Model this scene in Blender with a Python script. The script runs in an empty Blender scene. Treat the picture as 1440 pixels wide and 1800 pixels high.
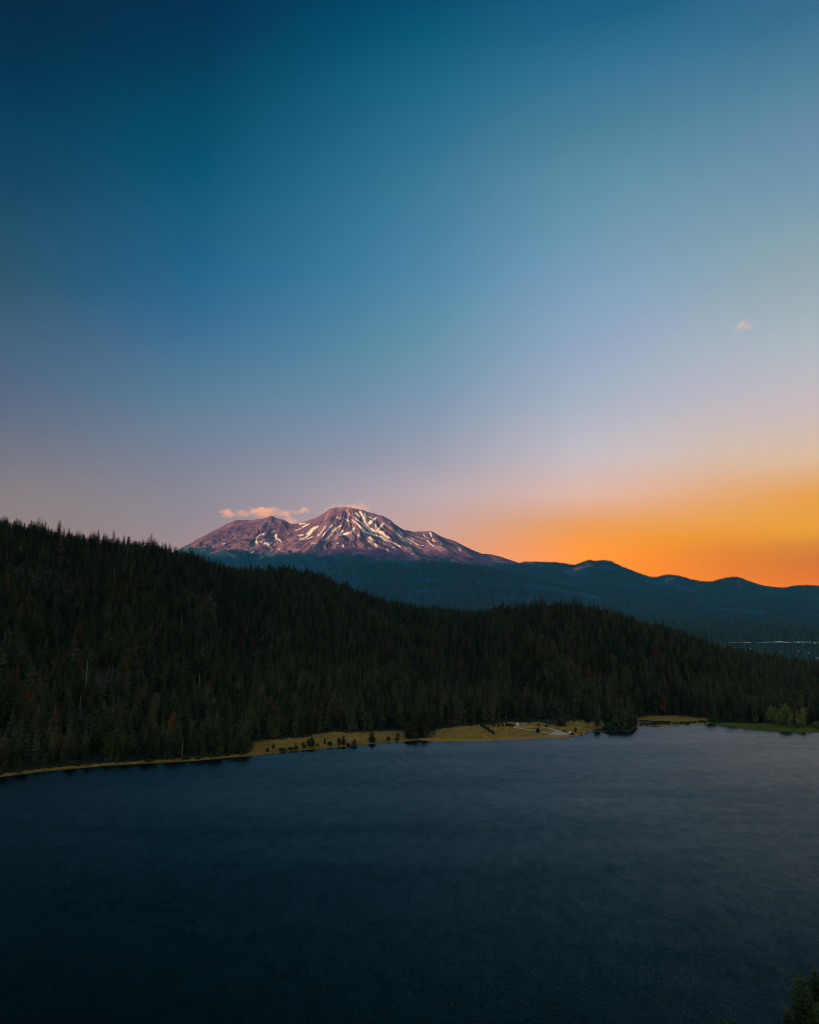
import bpy, math, random
import numpy as np
from mathutils import Vector

R = math.radians
rng = np.random.default_rng(7)
random.seed(7)
scene = bpy.context.scene
COL = scene.collection

# ------------------------------------------------------------------ camera
F = 1329.0            # focal length in photo pixels (1440 x 1800)
PITCH = R(9.8)
CAM_H = 110.0
CP, SP = math.cos(PITCH), math.sin(PITCH)
cam_d = bpy.data.cameras.new('camera')
cam_d.sensor_fit = 'HORIZONTAL'
cam_d.sensor_width = 36.0
cam_d.lens = 36.0 * F / 1440.0
cam_d.clip_start = 1.0
cam_d.clip_end = 120000.0
cam = bpy.data.objects.new('camera', cam_d)
cam.location = (0, 0, CAM_H)
cam.rotation_euler = (R(90) + PITCH, 0, 0)
COL.objects.link(cam)
scene.camera = cam

# ------------------------------------------------------------------ sun direction, sky, exposure
SUN_AZ = R(-140.0)     # clockwise from the viewing direction: low in the west, left and behind
SUN_EL = R(1.3)
SUN_STRENGTH = 2.4
SUN_COLOR = (1.0, 0.50, 0.215)

vs = scene.view_settings
vs.view_transform = 'Standard'
vs.look = 'None'
EXPOSURE = 2.45         # the photograph is exposed for the dim valley
vs.exposure = EXPOSURE
vs.gamma = 1.0
vs.use_curve_mapping = False


def lin(c):
    c = np.asarray(c, float) / 255.0
    return np.where(c <= 0.04045, c / 12.92, ((c + 0.055) / 1.055) ** 2.4)


def pix_dir(px, py):
    xp = (np.asarray(px, float) - 720.0) / F
    yp = (900.0 - np.asarray(py, float)) / F
    return xp, CP - yp * SP, SP + yp * CP


# colours of the evening sky by direction (columns: azimuth, rows: elevation)
SKY_PX = [30, 390, 720, 1050, 1400]
SKY_PY = [0, 100, 200, 300, 400, 500, 600, 700, 800, 870, 930, 975, 1020]
SKY = {
    30:   [(3, 45, 70), (4, 51, 78), (12, 62, 89), (22, 70, 98), (36, 80, 108), (50, 89, 115), (70, 100, 127), (90, 108, 132), (116, 119, 133), (134, 127, 130), (140, 128, 126), (148, 128, 124), (145, 126, 122)],
    390:  [(3, 53, 83), (4, 64, 92), (8, 77, 104), (21, 88, 117), (34, 97, 131), (47, 106, 143), (69, 116, 150), (94, 129, 154), (124, 134, 154), (142, 139, 152), (158, 144, 150), (172, 146, 146), (176, 146, 142)],
    720:  [(5, 77, 108), (16, 93, 123), (37, 105, 136), (54, 116, 146), (67, 125, 157), (80, 134, 165), (98, 143, 167), (122, 149, 173), (152, 156, 173), (180, 165, 171), (201, 164, 156), (216, 158, 136), (222, 153, 120)],
    1050: [(28, 95, 130), (50, 111, 145), (70, 125, 151), (92, 140, 165), (108, 150, 175), (126, 160, 187), (146, 168, 193), (168, 178, 195), (198, 188, 192), (222, 180, 160), (237, 158, 66), (236, 143, 20), (230, 136, 22)],
    1400: [(55, 108, 140), (72, 124, 151), (95, 136, 164), (110, 148, 171), (130, 160, 175), (150, 170, 180), (172, 182, 190), (195, 186, 190), (216, 186, 160), (229, 164, 78), (232, 156, 12), (216, 130, 8), (204, 114, 44)],
}
SKY_T = np.array([[lin(SKY[c][r]) for c in SKY_PX] for r in range(len(SKY_PY))])     # row, col, rgb
SKY_GAIN = np.ones_like(SKY_T)
SKY_GAIN = np.array([[[0.02,0.571,0.744],[0.02,0.564,0.861],[0.02,0.638,0.869],[0.197,0.869,0.91],[0.896,0.883,0.967]],[[0.02,0.47,0.778],[0.02,0.742,0.848],[0.02,1.089,1.005],[1.026,1.001,1.098],[0.871,1.026,0.982]],[[0.105,0.835,0.929],[0.02,0.847,0.903],[0.736,0.939,1.037],[0.958,1.006,0.964],[1.125,0.998,1.05]],[[0.567,0.756,0.863],[0.047,0.884,0.936],[0.88,1.003,0.996],[1.09,1.041,1.043],[1.03,1.024,1.032]],[[0.955,0.861,0.925],[0.64,0.913,0.977],[0.924,0.99,1.028],[1.077,1.044,1.047],[1.105,1.049,1.029]],[[0.874,0.857,0.87],[0.554,0.907,1.034],[0.916,1.0,1.027],[1.071,1.064,1.097],[1.093,1.044,1.006]],[[1.06,0.922,0.964],[0.89,0.932,1.035],[0.943,1.033,0.997],[1.112,1.057,1.092],[1.136,1.102,1.07]],[[1.025,0.896,0.964],[0.966,1.038,1.037],[0.98,1.0,1.046],[1.104,1.091,1.097],[1.162,1.086,1.106]],[[1.129,0.962,0.952],[1.082,1.016,1.046],[1.038,1.013,1.052],[1.174,1.154,1.174],[1.197,1.134,0.999]],[[1.225,1.02,0.926],[1.075,1.005,1.041],[1.176,1.148,1.164],[1.238,1.195,1.194],[1.246,1.025,0.02]],[[1.225,1.02,0.926],[1.075,1.005,1.041],[1.176,1.148,1.164],[1.246,1.058,0.02],[1.309,1.235,0.02]],[[1.225,1.02,0.926],[1.075,1.005,1.041],[1.176,1.148,1.164],[1.65,1.374,0.02],[1.017,0.755,0.02]],[[1.225,1.02,0.926],[1.075,1.005,1.041],[1.176,1.148,1.164],[1.65,1.374,0.02],[1.613,1.22,0.02]]])
SKY_T = SKY_T * SKY_GAIN * 2.0 ** -EXPOSURE
NISHITA = 0.14
UP_FADE = 0.72


def sky_sample(az, el):
    """radiance of the evening sky for a direction (radians)"""
    f = 0.0
    az_c = max(-R(30), min(R(30), az))
    el_c = max(R(2.0), min(R(46), el))
    x, y, z = math.sin(az_c) * math.cos(el_c), math.cos(az_c) * math.cos(el_c), math.sin(el_c)
    dep = y * CP + z * SP
    px = 720 + F * x / dep
    py = 900 - F * (z * CP - y * SP) / dep
    px = min(max(px, SKY_PX[0]), SKY_PX[-1])
    py = min(max(py, SKY_PY[0]), SKY_PY[-1])
    i = min(max(int(np.searchsorted(SKY_PX, px)) - 1, 0), len(SKY_PX) - 2)
    j = min(max(int(np.searchsorted(SKY_PY, py)) - 1, 0), len(SKY_PY) - 2)
    u = (px - SKY_PX[i]) / (SKY_PX[i + 1] - SKY_PX[i])
    v = (py - SKY_PY[j]) / (SKY_PY[j + 1] - SKY_PY[j])
    c = (SKY_T[j, i] * (1 - u) + SKY_T[j, i + 1] * u) * (1 - v) + (SKY_T[j + 1, i] * (1 - u) + SKY_T[j + 1, i + 1] * u) * v
    if el > R(46):
        c = c * (1 - (1 - UP_FADE) * (el - R(46)) / R(44))
    return c


world = bpy.data.worlds.new('World')
scene.world = world
world.use_nodes = True
wt = world.node_tree
wt.nodes.clear()
W = wt.nodes.new
wl = wt.links.new


def math_node(tree, op, a, b=None, clamp=False):
    n = tree.nodes.new('ShaderNodeMath')
    n.operation = op
    n.use_clamp = clamp
    for i, v in enumerate((a, b)):
        if v is None:
            continue
        if isinstance(v, (int, float)):
            n.inputs[i].default_value = v
        else:
            tree.links.new(v, n.inputs[i])
    return n.outputs[0]


tc = W('ShaderNodeTexCoord')
sx = W('ShaderNodeSeparateXYZ')
wl(tc.outputs['Generated'], sx.inputs[0])
el_n = math_node(wt, 'ARCSINE', sx.outputs[2])
az_n = math_node(wt, 'ARCTAN2', sx.outputs[0], sx.outputs[1])
EL0, EL1 = R(-6), R(90)
el_f = math_node(wt, 'DIVIDE', math_node(wt, 'SUBTRACT', el_n, EL0), EL1 - EL0, True)
EL_STOPS = [R(e) for e in (-6, 2.2, 3.2, 4.2, 5.2, 6.3, 7.4, 8.6, 9.8, 11, 12.3, 13.6, 15.5, 17.5, 19.5, 22, 24.5, 27, 30, 33, 36, 39, 42, 45, 50, 56, 64, 74, 90)]
AZ_KNOTS = [R(a) for a in (-30, -24, -17, -10, -4, 2, 8, 13, 18, 23, 30)]


def ramp(az):
    n = W('ShaderNodeValToRGB')
    cr = n.color_ramp
    cr.interpolation = 'LINEAR'
    while len(cr.elements) < len(EL_STOPS):
        cr.elements.new(0.5)
    for k, e in enumerate(EL_STOPS):
        cr.elements[k].position = (e - EL0) / (EL1 - EL0)
    for k, e in enumerate(EL_STOPS):
        c = sky_sample(az, e)
        cr.elements[k].color = (float(c[0]), float(c[1]), float(c[2]), 1)
    wl(el_f, n.inputs[0])
    return n.outputs[0]


def mixc(tree, fac, a, b, blend='MIX'):
    n = tree.nodes.new('ShaderNodeMix')
    n.data_type = 'RGBA'
    n.blend_type = blend
    n.clamp_factor = True
    if isinstance(fac, (int, float)):
        n.inputs[0].default_value = fac
    else:
        tree.links.new(fac, n.inputs[0])
    for k, v in ((6, a), (7, b)):
        if isinstance(v, tuple):
            n.inputs[k].default_value = (*v, 1) if len(v) == 3 else v
        else:
            tree.links.new(v, n.inputs[k])
    return n.outputs[2]


def maprange(tree, v, a, b, c=0.0, d=1.0, smooth=False):
    n = tree.nodes.new('ShaderNodeMapRange')
    n.interpolation_type = 'SMOOTHSTEP' if smooth else 'LINEAR'
    tree.links.new(v, n.inputs[0])
    for k, x in enumerate((a, b, c, d)):
        n.inputs[k + 1].default_value = x
    return n.outputs[0]


ramps = [ramp(a) for a in AZ_KNOTS]
cur = ramps[0]
for k in range(1, len(ramps)):
    cur = mixc(wt, maprange(wt, az_n, AZ_KNOTS[k - 1], AZ_KNOTS[k]), cur, ramps[k])
# behind the camera the sky closes smoothly round to the western side again
cur = mixc(wt, maprange(wt, az_n, R(45), R(180), smooth=True), cur, ramps[0])
nishita = W('ShaderNodeTexSky')
nishita.sky_type = 'NISHITA'
nishita.sun_disc = False
nishita.sun_elevation = SUN_EL
nishita.sun_rotation = SUN_AZ
nishita.altitude = 1000
nishita.dust_density = 0.6
nsc = mixc(wt, 1.0, nishita.outputs[0], (NISHITA, NISHITA, NISHITA), 'MULTIPLY')
# the evening sky in view gives way to the brighter western half of the sky round the sun
west = maprange(wt, sx.outputs[1], 0.40, -0.35, smooth=True)
tot = mixc(wt, west, cur, nsc)
bg = W('ShaderNodeBackground')
bg.inputs[1].default_value = 1.0
wl(tot, bg.inputs[0])
wo = W('ShaderNodeOutputWorld')
wl(bg.outputs[0], wo.inputs[0])

sun_d = bpy.data.lights.new('sun', 'SUN')
sun_d.energy = SUN_STRENGTH
sun_d.angle = R(0.5)
sun_d.color = SUN_COLOR
sun = bpy.data.objects.new('sun', sun_d)
to_sun = Vector((math.sin(SUN_AZ) * math.cos(SUN_EL), math.cos(SUN_AZ) * math.cos(SUN_EL), math.sin(SUN_EL)))
sun.rotation_euler = to_sun.to_track_quat('Z', 'Y').to_euler()
sun.location = (-4000, -3000, 4000)
COL.objects.link(sun)

scene.render.engine = 'CYCLES'
cy = scene.cycles
cy.use_denoising = True
cy.filter_width = 1.1
cy.max_bounces = 5
cy.diffuse_bounces = 2
cy.glossy_bounces = 3
cy.transmission_bounces = 2
cy.volume_bounces = 1
cy.transparent_max_bounces = 8
cy.use_adaptive_sampling = True
cy.adaptive_threshold = 0.005
cy.adaptive_min_samples = 16
cy.caustics_reflective = False
cy.caustics_refractive = False
cy.volume_step_rate = 1.0
cy.volume_max_steps = 128

# ------------------------------------------------------------------ helpers
_tab = np.random.default_rng(3).random((16, 256, 256))


def vnoise(x, y, seed=0):
    t = _tab[seed % 16]
    xi, yi = np.floor(x).astype(int), np.floor(y).astype(int)
    fx, fy = x - xi, y - yi
    fx = fx * fx * fx * (fx * (fx * 6 - 15) + 10)
    fy = fy * fy * fy * (fy * (fy * 6 - 15) + 10)
    a, b = t[xi & 255, yi & 255], t[(xi + 1) & 255, yi & 255]
    c, d = t[xi & 255, (yi + 1) & 255], t[(xi + 1) & 255, (yi + 1) & 255]
    return ((a * (1 - fx) + b * fx) * (1 - fy) + (c * (1 - fx) + d * fx) * fy) * 2 - 1


def fbm(x, y, seed=0, octv=4, gain=0.5):
    v, a, s = 0, 1.0, 0
    for k in range(octv):
        v = v + a * vnoise(x * 2 ** k + 17.3 * k, y * 2 ** k - 9.1 * k, seed + k)
        s += a
        a *= gain
    return v / s


def ridged(x, y, seed=0, octv=3):
    v, a, s = 0, 1.0, 0
    for k in range(octv):
        v = v + a * (1 - np.abs(vnoise(x * 2 ** k, y * 2 ** k, seed + k)))
        s += a
        a *= 0.5
    return v / s


def sstep(a, b, x):
    t = np.clip((x - a) / (b - a), 0, 1)
    return t * t * (3 - 2 * t)


def link(o, parent=None):
    COL.objects.link(o)
    if parent is not None:
        o.parent = parent
    return o


def tag(o, label=None, cat=None, group=None, kind=None):
    if label:
        o['label'] = label
    if cat:
        o['category'] = cat
    if group:
        o['group'] = group
    if kind:
        o['kind'] = kind
    return o


def mesh_from(name, verts, faces, mats=(), smooth=False, mat_index=None):
    me = bpy.data.meshes.new(name)
    verts = np.asarray(verts, dtype=np.float32)
    if isinstance(faces, np.ndarray):
        nf, k = faces.shape
        me.vertices.add(len(verts))
        me.vertices.foreach_set('co', verts.ravel())
        me.loops.add(nf * k)
        me.loops.foreach_set('vertex_index', faces.astype(np.int32).ravel())
        me.polygons.add(nf)
        me.polygons.foreach_set('loop_start', np.arange(0, nf * k, k, dtype=np.int32))
        me.polygons.foreach_set('loop_total', np.full(nf, k, dtype=np.int32))
    else:
        me.from_pydata([tuple(v) for v in verts.tolist()], [], faces)
    for m in mats:
        me.materials.append(m)
    if mat_index is not None:
        me.polygons.foreach_set('material_index', np.asarray(mat_index, dtype=np.int32))
    me.update(calc_edges=True)
    me.polygons.foreach_set('use_smooth', np.full(len(me.polygons), smooth))
    me.validate()
    return me


def obj(name, me, parent=None, loc=(0, 0, 0)):
    o = bpy.data.objects.new(name, me)
    o.location = loc
    return link(o, parent)


def empty(name, loc=(0, 0, 0), rz=0, sc=(1, 1, 1)):
    o = bpy.data.objects.new(name, None)
    o.empty_display_size = 1
    o.location = loc
    o.rotation_euler = (0, 0, rz)
    o.scale = sc
    return link(o)


def grid_mesh(name, X, Y, Z, mats, attrs=None, smooth=True):
    n, m = X.shape
    v = np.stack([X, Y, Z], -1).reshape(-1, 3)
    idx = np.arange(n * m).reshape(n, m)
    f = np.stack([idx[:-1, :-1], idx[:-1, 1:], idx[1:, 1:], idx[1:, :-1]], -1).reshape(-1, 4)
    me = mesh_from(name, v, f, mats, smooth)
    for k, a in (attrs or {}).items():
        at = me.attributes.new(k, 'FLOAT', 'POINT')
        at.data.foreach_set('value', np.asarray(a, dtype=np.float32).ravel())
    return me


class Mat:
    def __init__(self, name, rough=0.85, spec=0.2):
        self.m = bpy.data.materials.new(name)
        self.m.use_nodes = True
        self.t = self.m.node_tree
        self.b = self.t.nodes['Principled BSDF']
        self.b.inputs['Roughness'].default_value = rough
        self.b.inputs['Specular IOR Level'].default_value = spec

    def attr(self, name):
        n = self.t.nodes.new('ShaderNodeAttribute')
        n.attribute_name = name
        return n.outputs['Fac']

    def pos(self):
        n = self.t.nodes.new('ShaderNodeNewGeometry')
        return n.outputs['Position']

    def noise(self, scale, detail=4, rough=0.55, vec=None, stretch=None):
        n = self.t.nodes.new('ShaderNodeTexNoise')
        n.inputs['Scale'].default_value = scale
        n.inputs['Detail'].default_value = detail
        n.inputs['Roughness'].default_value = rough
        v = vec if vec is not None else self.pos()
        if stretch:
            mp = self.t.nodes.new('ShaderNodeMapping')
            mp.inputs['Scale'].default_value = stretch
            self.t.links.new(v, mp.inputs[0])
            v = mp.outputs[0]
        self.t.links.new(v, n.inputs['Vector'])
        return n.outputs['Fac']

    def voronoi(self, scale, feature='F1', out='Distance'):
        n = self.t.nodes.new('ShaderNodeTexVoronoi')
        n.feature = feature
        n.inputs['Scale'].default_value = scale
        self.t.links.new(self.pos(), n.inputs['Vector'])
        return n.outputs[out]

    def ramp(self, fac, stops):
        n = self.t.nodes.new('ShaderNodeValToRGB')
        cr = n.color_ramp
        while len(cr.elements) < len(stops):
            cr.elements.new(0.5)
        for k, (p, c) in enumerate(stops):
            cr.elements[k].position = p
            cr.elements[k].color = (*c, 1)
        self.t.links.new(fac, n.inputs[0])
        return n.outputs[0]

    def mix(self, fac, a, b, blend='MIX'):
        return mixc(self.t, fac, a, b, blend)

    def mr(self, v, a, b, c=0.0, d=1.0, smooth=True):
        return maprange(self.t, v, a, b, c, d, smooth)

    def color(self, c):
        if isinstance(c, tuple):
            self.b.inputs['Base Color'].default_value = (*c, 1)
        else:
            self.t.links.new(c, self.b.inputs['Base Color'])

    def bump(self, h, strength=0.5, dist=1.0, normal=None):
        n = self.t.nodes.new('ShaderNodeBump')
        n.inputs['Strength'].default_value = strength
        n.inputs['Distance'].default_value = dist
        self.t.links.new(h, n.inputs['Height'])
        if normal is not None:
            self.t.links.new(normal, n.inputs['Normal'])
        self.t.links.new(n.outputs[0], self.b.inputs['Normal'])
        return n.outputs[0]

    def rnd(self):
        n = self.t.nodes.new('ShaderNodeObjectInfo')
        return n.outputs['Random']


def plain(name, c, rough=0.8, var=0.15, scale=1.0, metal=0.0):
    m = Mat(name, rough)
    d = tuple(x * (1 - var) for x in c)
    l = tuple(min(1, x * (1 + var)) for x in c)
    m.color(m.ramp(m.noise(scale), [(0.3, d), (0.7, l)]))
    m.b.inputs['Metallic'].default_value = metal
    return m.m


# ------------------------------------------------------------------ terrain functions
def interp_fn(xs, ys):
    xs, ys = np.asarray(xs, float), np.asarray(ys, float)
    o = np.argsort(xs)
    xs, ys = xs[o], ys[o]
    return lambda q: np.interp(q, xs, ys)


SHORE_PIX = [(0, 1366), (60, 1358), (120, 1352), (200, 1345), (300, 1340), (350, 1337), (400, 1332), (440, 1329), (480, 1324), (520, 1320),
             (560, 1316), (600, 1313), (650, 1308), (700, 1304), (738, 1301), (760, 1303), (800, 1302.5), (850, 1302), (900, 1299.5), (940, 1298),
             (980, 1296), (1010, 1294), (1026, 1291), (1034, 1284.5), (1060, 1286), (1082, 1286), (1112, 1284.5), (1124, 1276), (1151, 1278), (1195, 1276),
             (1218, 1273.6), (1245, 1272), (1279, 1276.5), (1307, 1282), (1340, 1284.7), (1368, 1286.7), (1423, 1288), (1440, 1287.5)]
_sf, _sy = [], []
for (a, b) in SHORE_PIX:
    dx, dy, dz = pix_dir(a, b)
    _sf.append(dx / dy)
    _sy.append(-CAM_H * dy / dz)
_sf = [-1.6, -1.1, -0.75] + _sf + [0.62, 0.8, 1.2, 1.6]
_sy = [330, 470, 590] + _sy + [960, 900, 700, 500]
shore_Y = interp_fn(_sf, _sy)

RIDGE = [(0, 910, 1500), (60, 922, 1500), (150, 941, 1520), (230, 950, 1550), (265, 954, 1570), (330, 968, 1600), (378, 988, 1640), (400, 997, 2000), (430, 1000, 2150),
         (500, 995, 2150), (560, 1008, 2120), (620, 1033, 2100), (680, 1053, 2100), (730, 1065, 2120), (800, 1073, 2150), (838, 1075, 2120), (868, 1069, 1720), (900, 1065, 1660),
         (940, 1060, 1640), (1000, 1059, 1640), (1060, 1068, 1660), (1120, 1087, 1690), (1200, 1110, 1720), (1280, 1136, 1770), (1340, 1150, 1800), (1440, 1166, 1850)]
_rf, _ry, _rh = [], [], []
for (a, b, yy) in RIDGE:
    dx, dy, dz = pix_dir(a, b)
    _rf.append(dx / dy)
    _ry.append(yy)
    _rh.append(CAM_H + yy * dz / dy - 23.0)
_rf = [-1.6, -1.0, -0.7] + _rf + [0.62, 0.8, 1.2, 1.6]
_ry = [1100, 1300, 1420] + _ry + [1900, 1950, 1900, 1800]
_rh = [300, 340, 322] + _rh + [24, 20, 20, 20]
ridge_Y, ridge_H = interp_fn(_rf, _ry), interp_fn(_rf, _rh)
prof = interp_fn([0, .05, .10, .2, .35, .5, .7, .85, 1.0], [0, .011, .028, .105, .275, .475, .725, .885, 1.0])


def valley_z(x, y):
    return np.interp(y, [0, 1800, 2500, 3000, 4500, 6000, 7500, 9000, 12000, 14000, 24000], [6, 8, 16, 30, 106, 226, 365, 510, 885, 1120, 1300])


def near_z(x, y):
    x, y = np.asarray(x, float), np.asarray(y, float)
    yy = np.maximum(y, 50.0)
    fx = np.clip(x / yy, -1.6, 1.6)
    ys, yr, hr = shore_Y(fx), ridge_Y(fx), ridge_H(fx)
    d = y - ys
    s = d / (yr - ys)
    sc = np.clip(s, 0, 1)
    up = hr * prof(sc)
    up = up + (fbm(x / 260, y / 260, 1, 3) * 17 + (ridged(x / 210 + 0.25 * y / 210, y / 620, 4, 2) - 0.62) * 48) * np.sin(np.pi * sc) ** 1.0 * np.clip(hr / 200, 0.15, 1)
    up = up + fbm(x / 38, y / 38, 5, 2) * 1.1 * np.clip(s * 8, 0, 1)
    up = up + np.minimum(np.maximum(d, 0) * 0.16, 0.7) + 0.25 * fbm(x / 9, y / 9, 8, 2) * np.clip(d / 6, 0, 1)
    over = y - yr
    down = hr - 40 * (np.sqrt(1 + (np.maximum(over, 0) * 0.36 / 40) ** 2) - 1) * 1.6
    z = np.where(s <= 1, up, down + (up - hr))
    z = np.where(d < 0, np.maximum(d * 0.14, -8), z)
    z = np.where(s > 0.8, np.maximum(z, valley_z(x, y) - 2.5), z)
    return z


def smax(a, b, k):
    h = np.clip(0.5 + 0.5 * (a - b) / k, 0, 1)
    return b * (1 - h) + a * h + k * h * (1 - h)


def prof_fn(pts, dist):
    f, h = [], []
    for (a, b) in pts:
        dx, dy, dz = pix_dir(a, b)
        f.append(dx / dy)
        h.append(CAM_H + dist * dz / dy)
    return interp_fn(f, h)


SKYLINE_E = [(700, 1010), (800, 1004), (880, 993), (912, 991), (922, 988.5), (940, 989), (957, 989.5), (975, 990), (987, 991), (1000, 993), (1010, 995), (1023, 990), (1035, 986), (1048, 988), (1060, 986), (1073, 987),
             (1093, 997), (1117, 1007), (1140, 1015), (1153, 1016), (1173, 1012), (1193, 1014), (1213, 1020), (1230, 1024), (1250, 1025), (1270, 1019), (1287, 1016),
             (1300, 1017), (1320, 1025), (1343, 1033), (1367, 1038), (1380, 1037), (1393, 1033), (1417, 1030), (1440, 1031), (1500, 1040), (1600, 1050)]
DOME_A = [(-400, 1040), (200, 1022), (440, 1020), (520, 1016), (560, 1008), (580, 999), (600, 992), (620, 989), (645, 987.5), (680, 988.5), (700, 991), (715, 997), (735, 1006), (770, 1022), (850, 1060), (1600, 1100)]
DOME_B = [(-400, 1080), (560, 1080), (630, 1052), (660, 1031), (685, 1011), (705, 1000), (735, 993), (770, 990.5), (800, 991.5), (850, 997), (900, 1008), (930, 1015), (960, 1021), (1000, 1032), (1040, 1042), (1100, 1058), (1600, 1070)]
east_h, dome_a_h, dome_b_h = prof_fn(SKYLINE_E, 13000), prof_fn(DOME_A, 10200), prof_fn(DOME_B, 9100)


def far_z(x, y, detail=True):
    fx = np.clip(x / np.maximum(y, 100), -1.2, 1.2)
    base = valley_z(x, y)
    vz = lambda q: valley_z(0, q)

    def lump(hf, yr, lf, lb):
        amp = np.maximum(hf(fx) - vz(yr), 0)
        d = yr - y
        w = np.where(d > 0, np.exp(-(np.maximum(d, 0) / lf) ** 1.35), np.exp(-(np.maximum(-d, 0) / lb) ** 1.6))
        return base + amp * w
    e = lump(east_h, 13000, 1150, 2200)
    a = lump(dome_a_h, 10200, 1500, 1500)
    b = lump(dome_b_h, 9100, 1900, 1300)
    z = np.maximum(np.maximum(e, a), b)
    if detail:
        fade = sstep(2600, 4200, y)
        gate = 1 - 0.85 * np.exp(-((y - 13000) / 500) ** 2) - 0.6 * np.exp(-((y - 9100) / 350) ** 2)
        z = z + fade * gate * (fbm(x / 900, y / 900, 2, 4) * 26 + fbm(x / 160, y / 160, 6, 3) * 8)
    return z


SHASTA_Y = 17000.0
SHASTA_SKY = [(-500, 1060), (100, 1022), (240, 996), (335, 960), (370, 935), (402, 919), (412, 914.5), (419, 913), (427, 914.5), (435, 914.5), (445, 914), (455, 912), (462, 911), (470, 909), (475, 907.3), (479, 906.5), (485, 910),
              (500, 914), (510, 920), (520, 921), (527, 919.5), (540, 915), (557, 909), (570, 901), (576, 896.5), (582, 892.5), (590, 891.5), (600, 891.8), (607, 890.5), (615, 891), (622, 893),
              (630, 895), (640, 896.5), (645, 899), (655, 901), (661, 902.5), (664, 905), (672, 906.5), (679, 909), (687, 914), (692, 919.5), (700, 925), (710, 931), (725, 934), (745, 934), (752, 934.5), (757, 933), (762, 934.5),
              (770, 940), (785, 946), (800, 951), (815, 959), (830, 966), (847, 973), (862, 974), (877, 977.5), (897, 984), (912, 989.5), (940, 994), (1000, 1001), (1100, 1020), (1300, 1050), (1900, 1100)]
shasta_h = prof_fn(SHASTA_SKY, SHASTA_Y)
_dx, _dy, _ = pix_dir(605, 890)
XS = float(_dx / _dy * SHASTA_Y)
_dx, _dy, _ = pix_dir(472, 908)
XT = float(_dx / _dy * SHASTA_Y)


def shasta_z(x, y):
    D = SHASTA_Y - y
    Df = np.maximum(D, 0)
    # the cone spreads as it comes down, so contours wrap round it
    xx = XS + (x - XS) / (1 + Df / 9000.0)
    warp = fbm(x / 700, y / 700, 4, 3)
    s = shasta_h(xx / SHASTA_Y)
    s = s + 16 * fbm(x / 130, x * 0 + 4.4, 3, 3) * np.clip(s / 1500 - 0.8, 0, 1)
    rel = np.clip(s / 3165.0, 0.05, 1)
    drop = 2450 * (1 - np.exp(-Df / 3300.0)) * rel ** 1.15
    # ridges and gullies running down from the two summits
    ax = np.where(x < (XS + XT) / 2 - 250, XT, XS)
    w_t = sstep(XS - 500, XT + 500, x)
    th_s = np.arctan2(x - XS, Df + 500) + warp * 0.05
    th_t = np.arctan2(x - XT, Df + 450) + warp * 0.05
    g_s = ridged(th_s * 5.5 + 3.1 + 0.5 * warp, Df / 1900, 9, 4) - 0.62
    g_t = 0.6 * (ridged(th_t * 4.0 + 8.7 + 0.6 * warp, Df / 1700, 11, 4) - 0.62)
    g = g_s * (1 - w_t) + g_t * w_t
    ramp_in = 1 - np.exp(-Df / 520.0)
    z = s - drop + g * 240 * ramp_in * rel
    z = z + ramp_in * (fbm(x / 420, y / 420, 3, 4) * 45 + (ridged(x / 170, y / 260, 7, 4) - 0.6) * 30)
    fine = (ridged(th_s * 21 + warp, Df / 1100, 13, 3) - 0.6) * (1 - w_t) + (ridged(th_t * 15 + warp, Df / 1000, 10, 3) - 0.6) * w_t
    z = z + ramp_in * fine * 95 * rel
    z = z + (ridged(x / 60, y / 60, 12, 2) - 0.6) * 14 * np.clip(rel * 1.4 - 0.5, 0.1, 1) * np.minimum(1, Df / 200 + 0.25)
    z = z - 0.42 * np.maximum(D - 4300, 0)
    back = s + 0.62 * np.minimum(D, 0) * rel
    return np.where(D >= 0, z, back)


def proj(x, y, z):
    dep = y * CP + (z - CAM_H) * SP
    dep = np.where(np.abs(dep) < 1, 1, dep)
    return 720 + F * x / dep, 900 - F * ((z - CAM_H) * CP - y * SP) / dep


def at(px, py, zfn=near_z, y0=500.0, y1=2600.0, n=2400):
    """where the line of sight through a photo pixel meets the ground"""
    dx, dy, dz = pix_dir(px, py)
    Y = np.linspace(y0, y1, n)
    X = dx / dy * Y
    Z = CAM_H + dz / dy * Y
    g = zfn(X, Y)
    k = np.argmax(np.maximum(g, 0) >= Z)
    if k == 0:
        k = n - 1
    return float(X[k]), float(Y[k]), float(max(g[k], 0))


def pix_poly(pts):
    return [at(*p)[:2] for p in pts]


def inside(poly, x, y):
    r = np.zeros(np.shape(x), bool)
    n = len(poly)
    for i in range(n):
        x0, y0 = poly[i]
        x1, y1 = poly[(i + 1) % n]
        c = ((y0 > y) != (y1 > y)) & (x < (x1 - x0) * (y - y0) / ((y1 - y0) if y1 != y0 else 1e-9) + x0)
        r ^= c
    return r


def poly_soft(poly, x, y, wob=8.0):
    """membership with an uneven edge"""
    return inside(poly, x + wob * fbm(x / 11, y / 11, 2, 3), y + wob * 1.6 * fbm(x / 13 + 50, y / 13, 4, 3)).astype(float)


def seg_dist(px, py, pts):
    d = np.full(np.shape(px), 1e9)
    if len(pts) == 1:
        return np.hypot(px - pts[0][0], py - pts[0][1])
    for (x0, y0), (x1, y1) in zip(pts[:-1], pts[1:]):
        vx, vy = x1 - x0, y1 - y0
        t = np.clip(((px - x0) * vx + (py - y0) * vy) / max(vx * vx + vy * vy, 1e-9), 0, 1)
        d = np.minimum(d, np.hypot(px - x0 - t * vx, py - y0 - t * vy))
    return d


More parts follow.
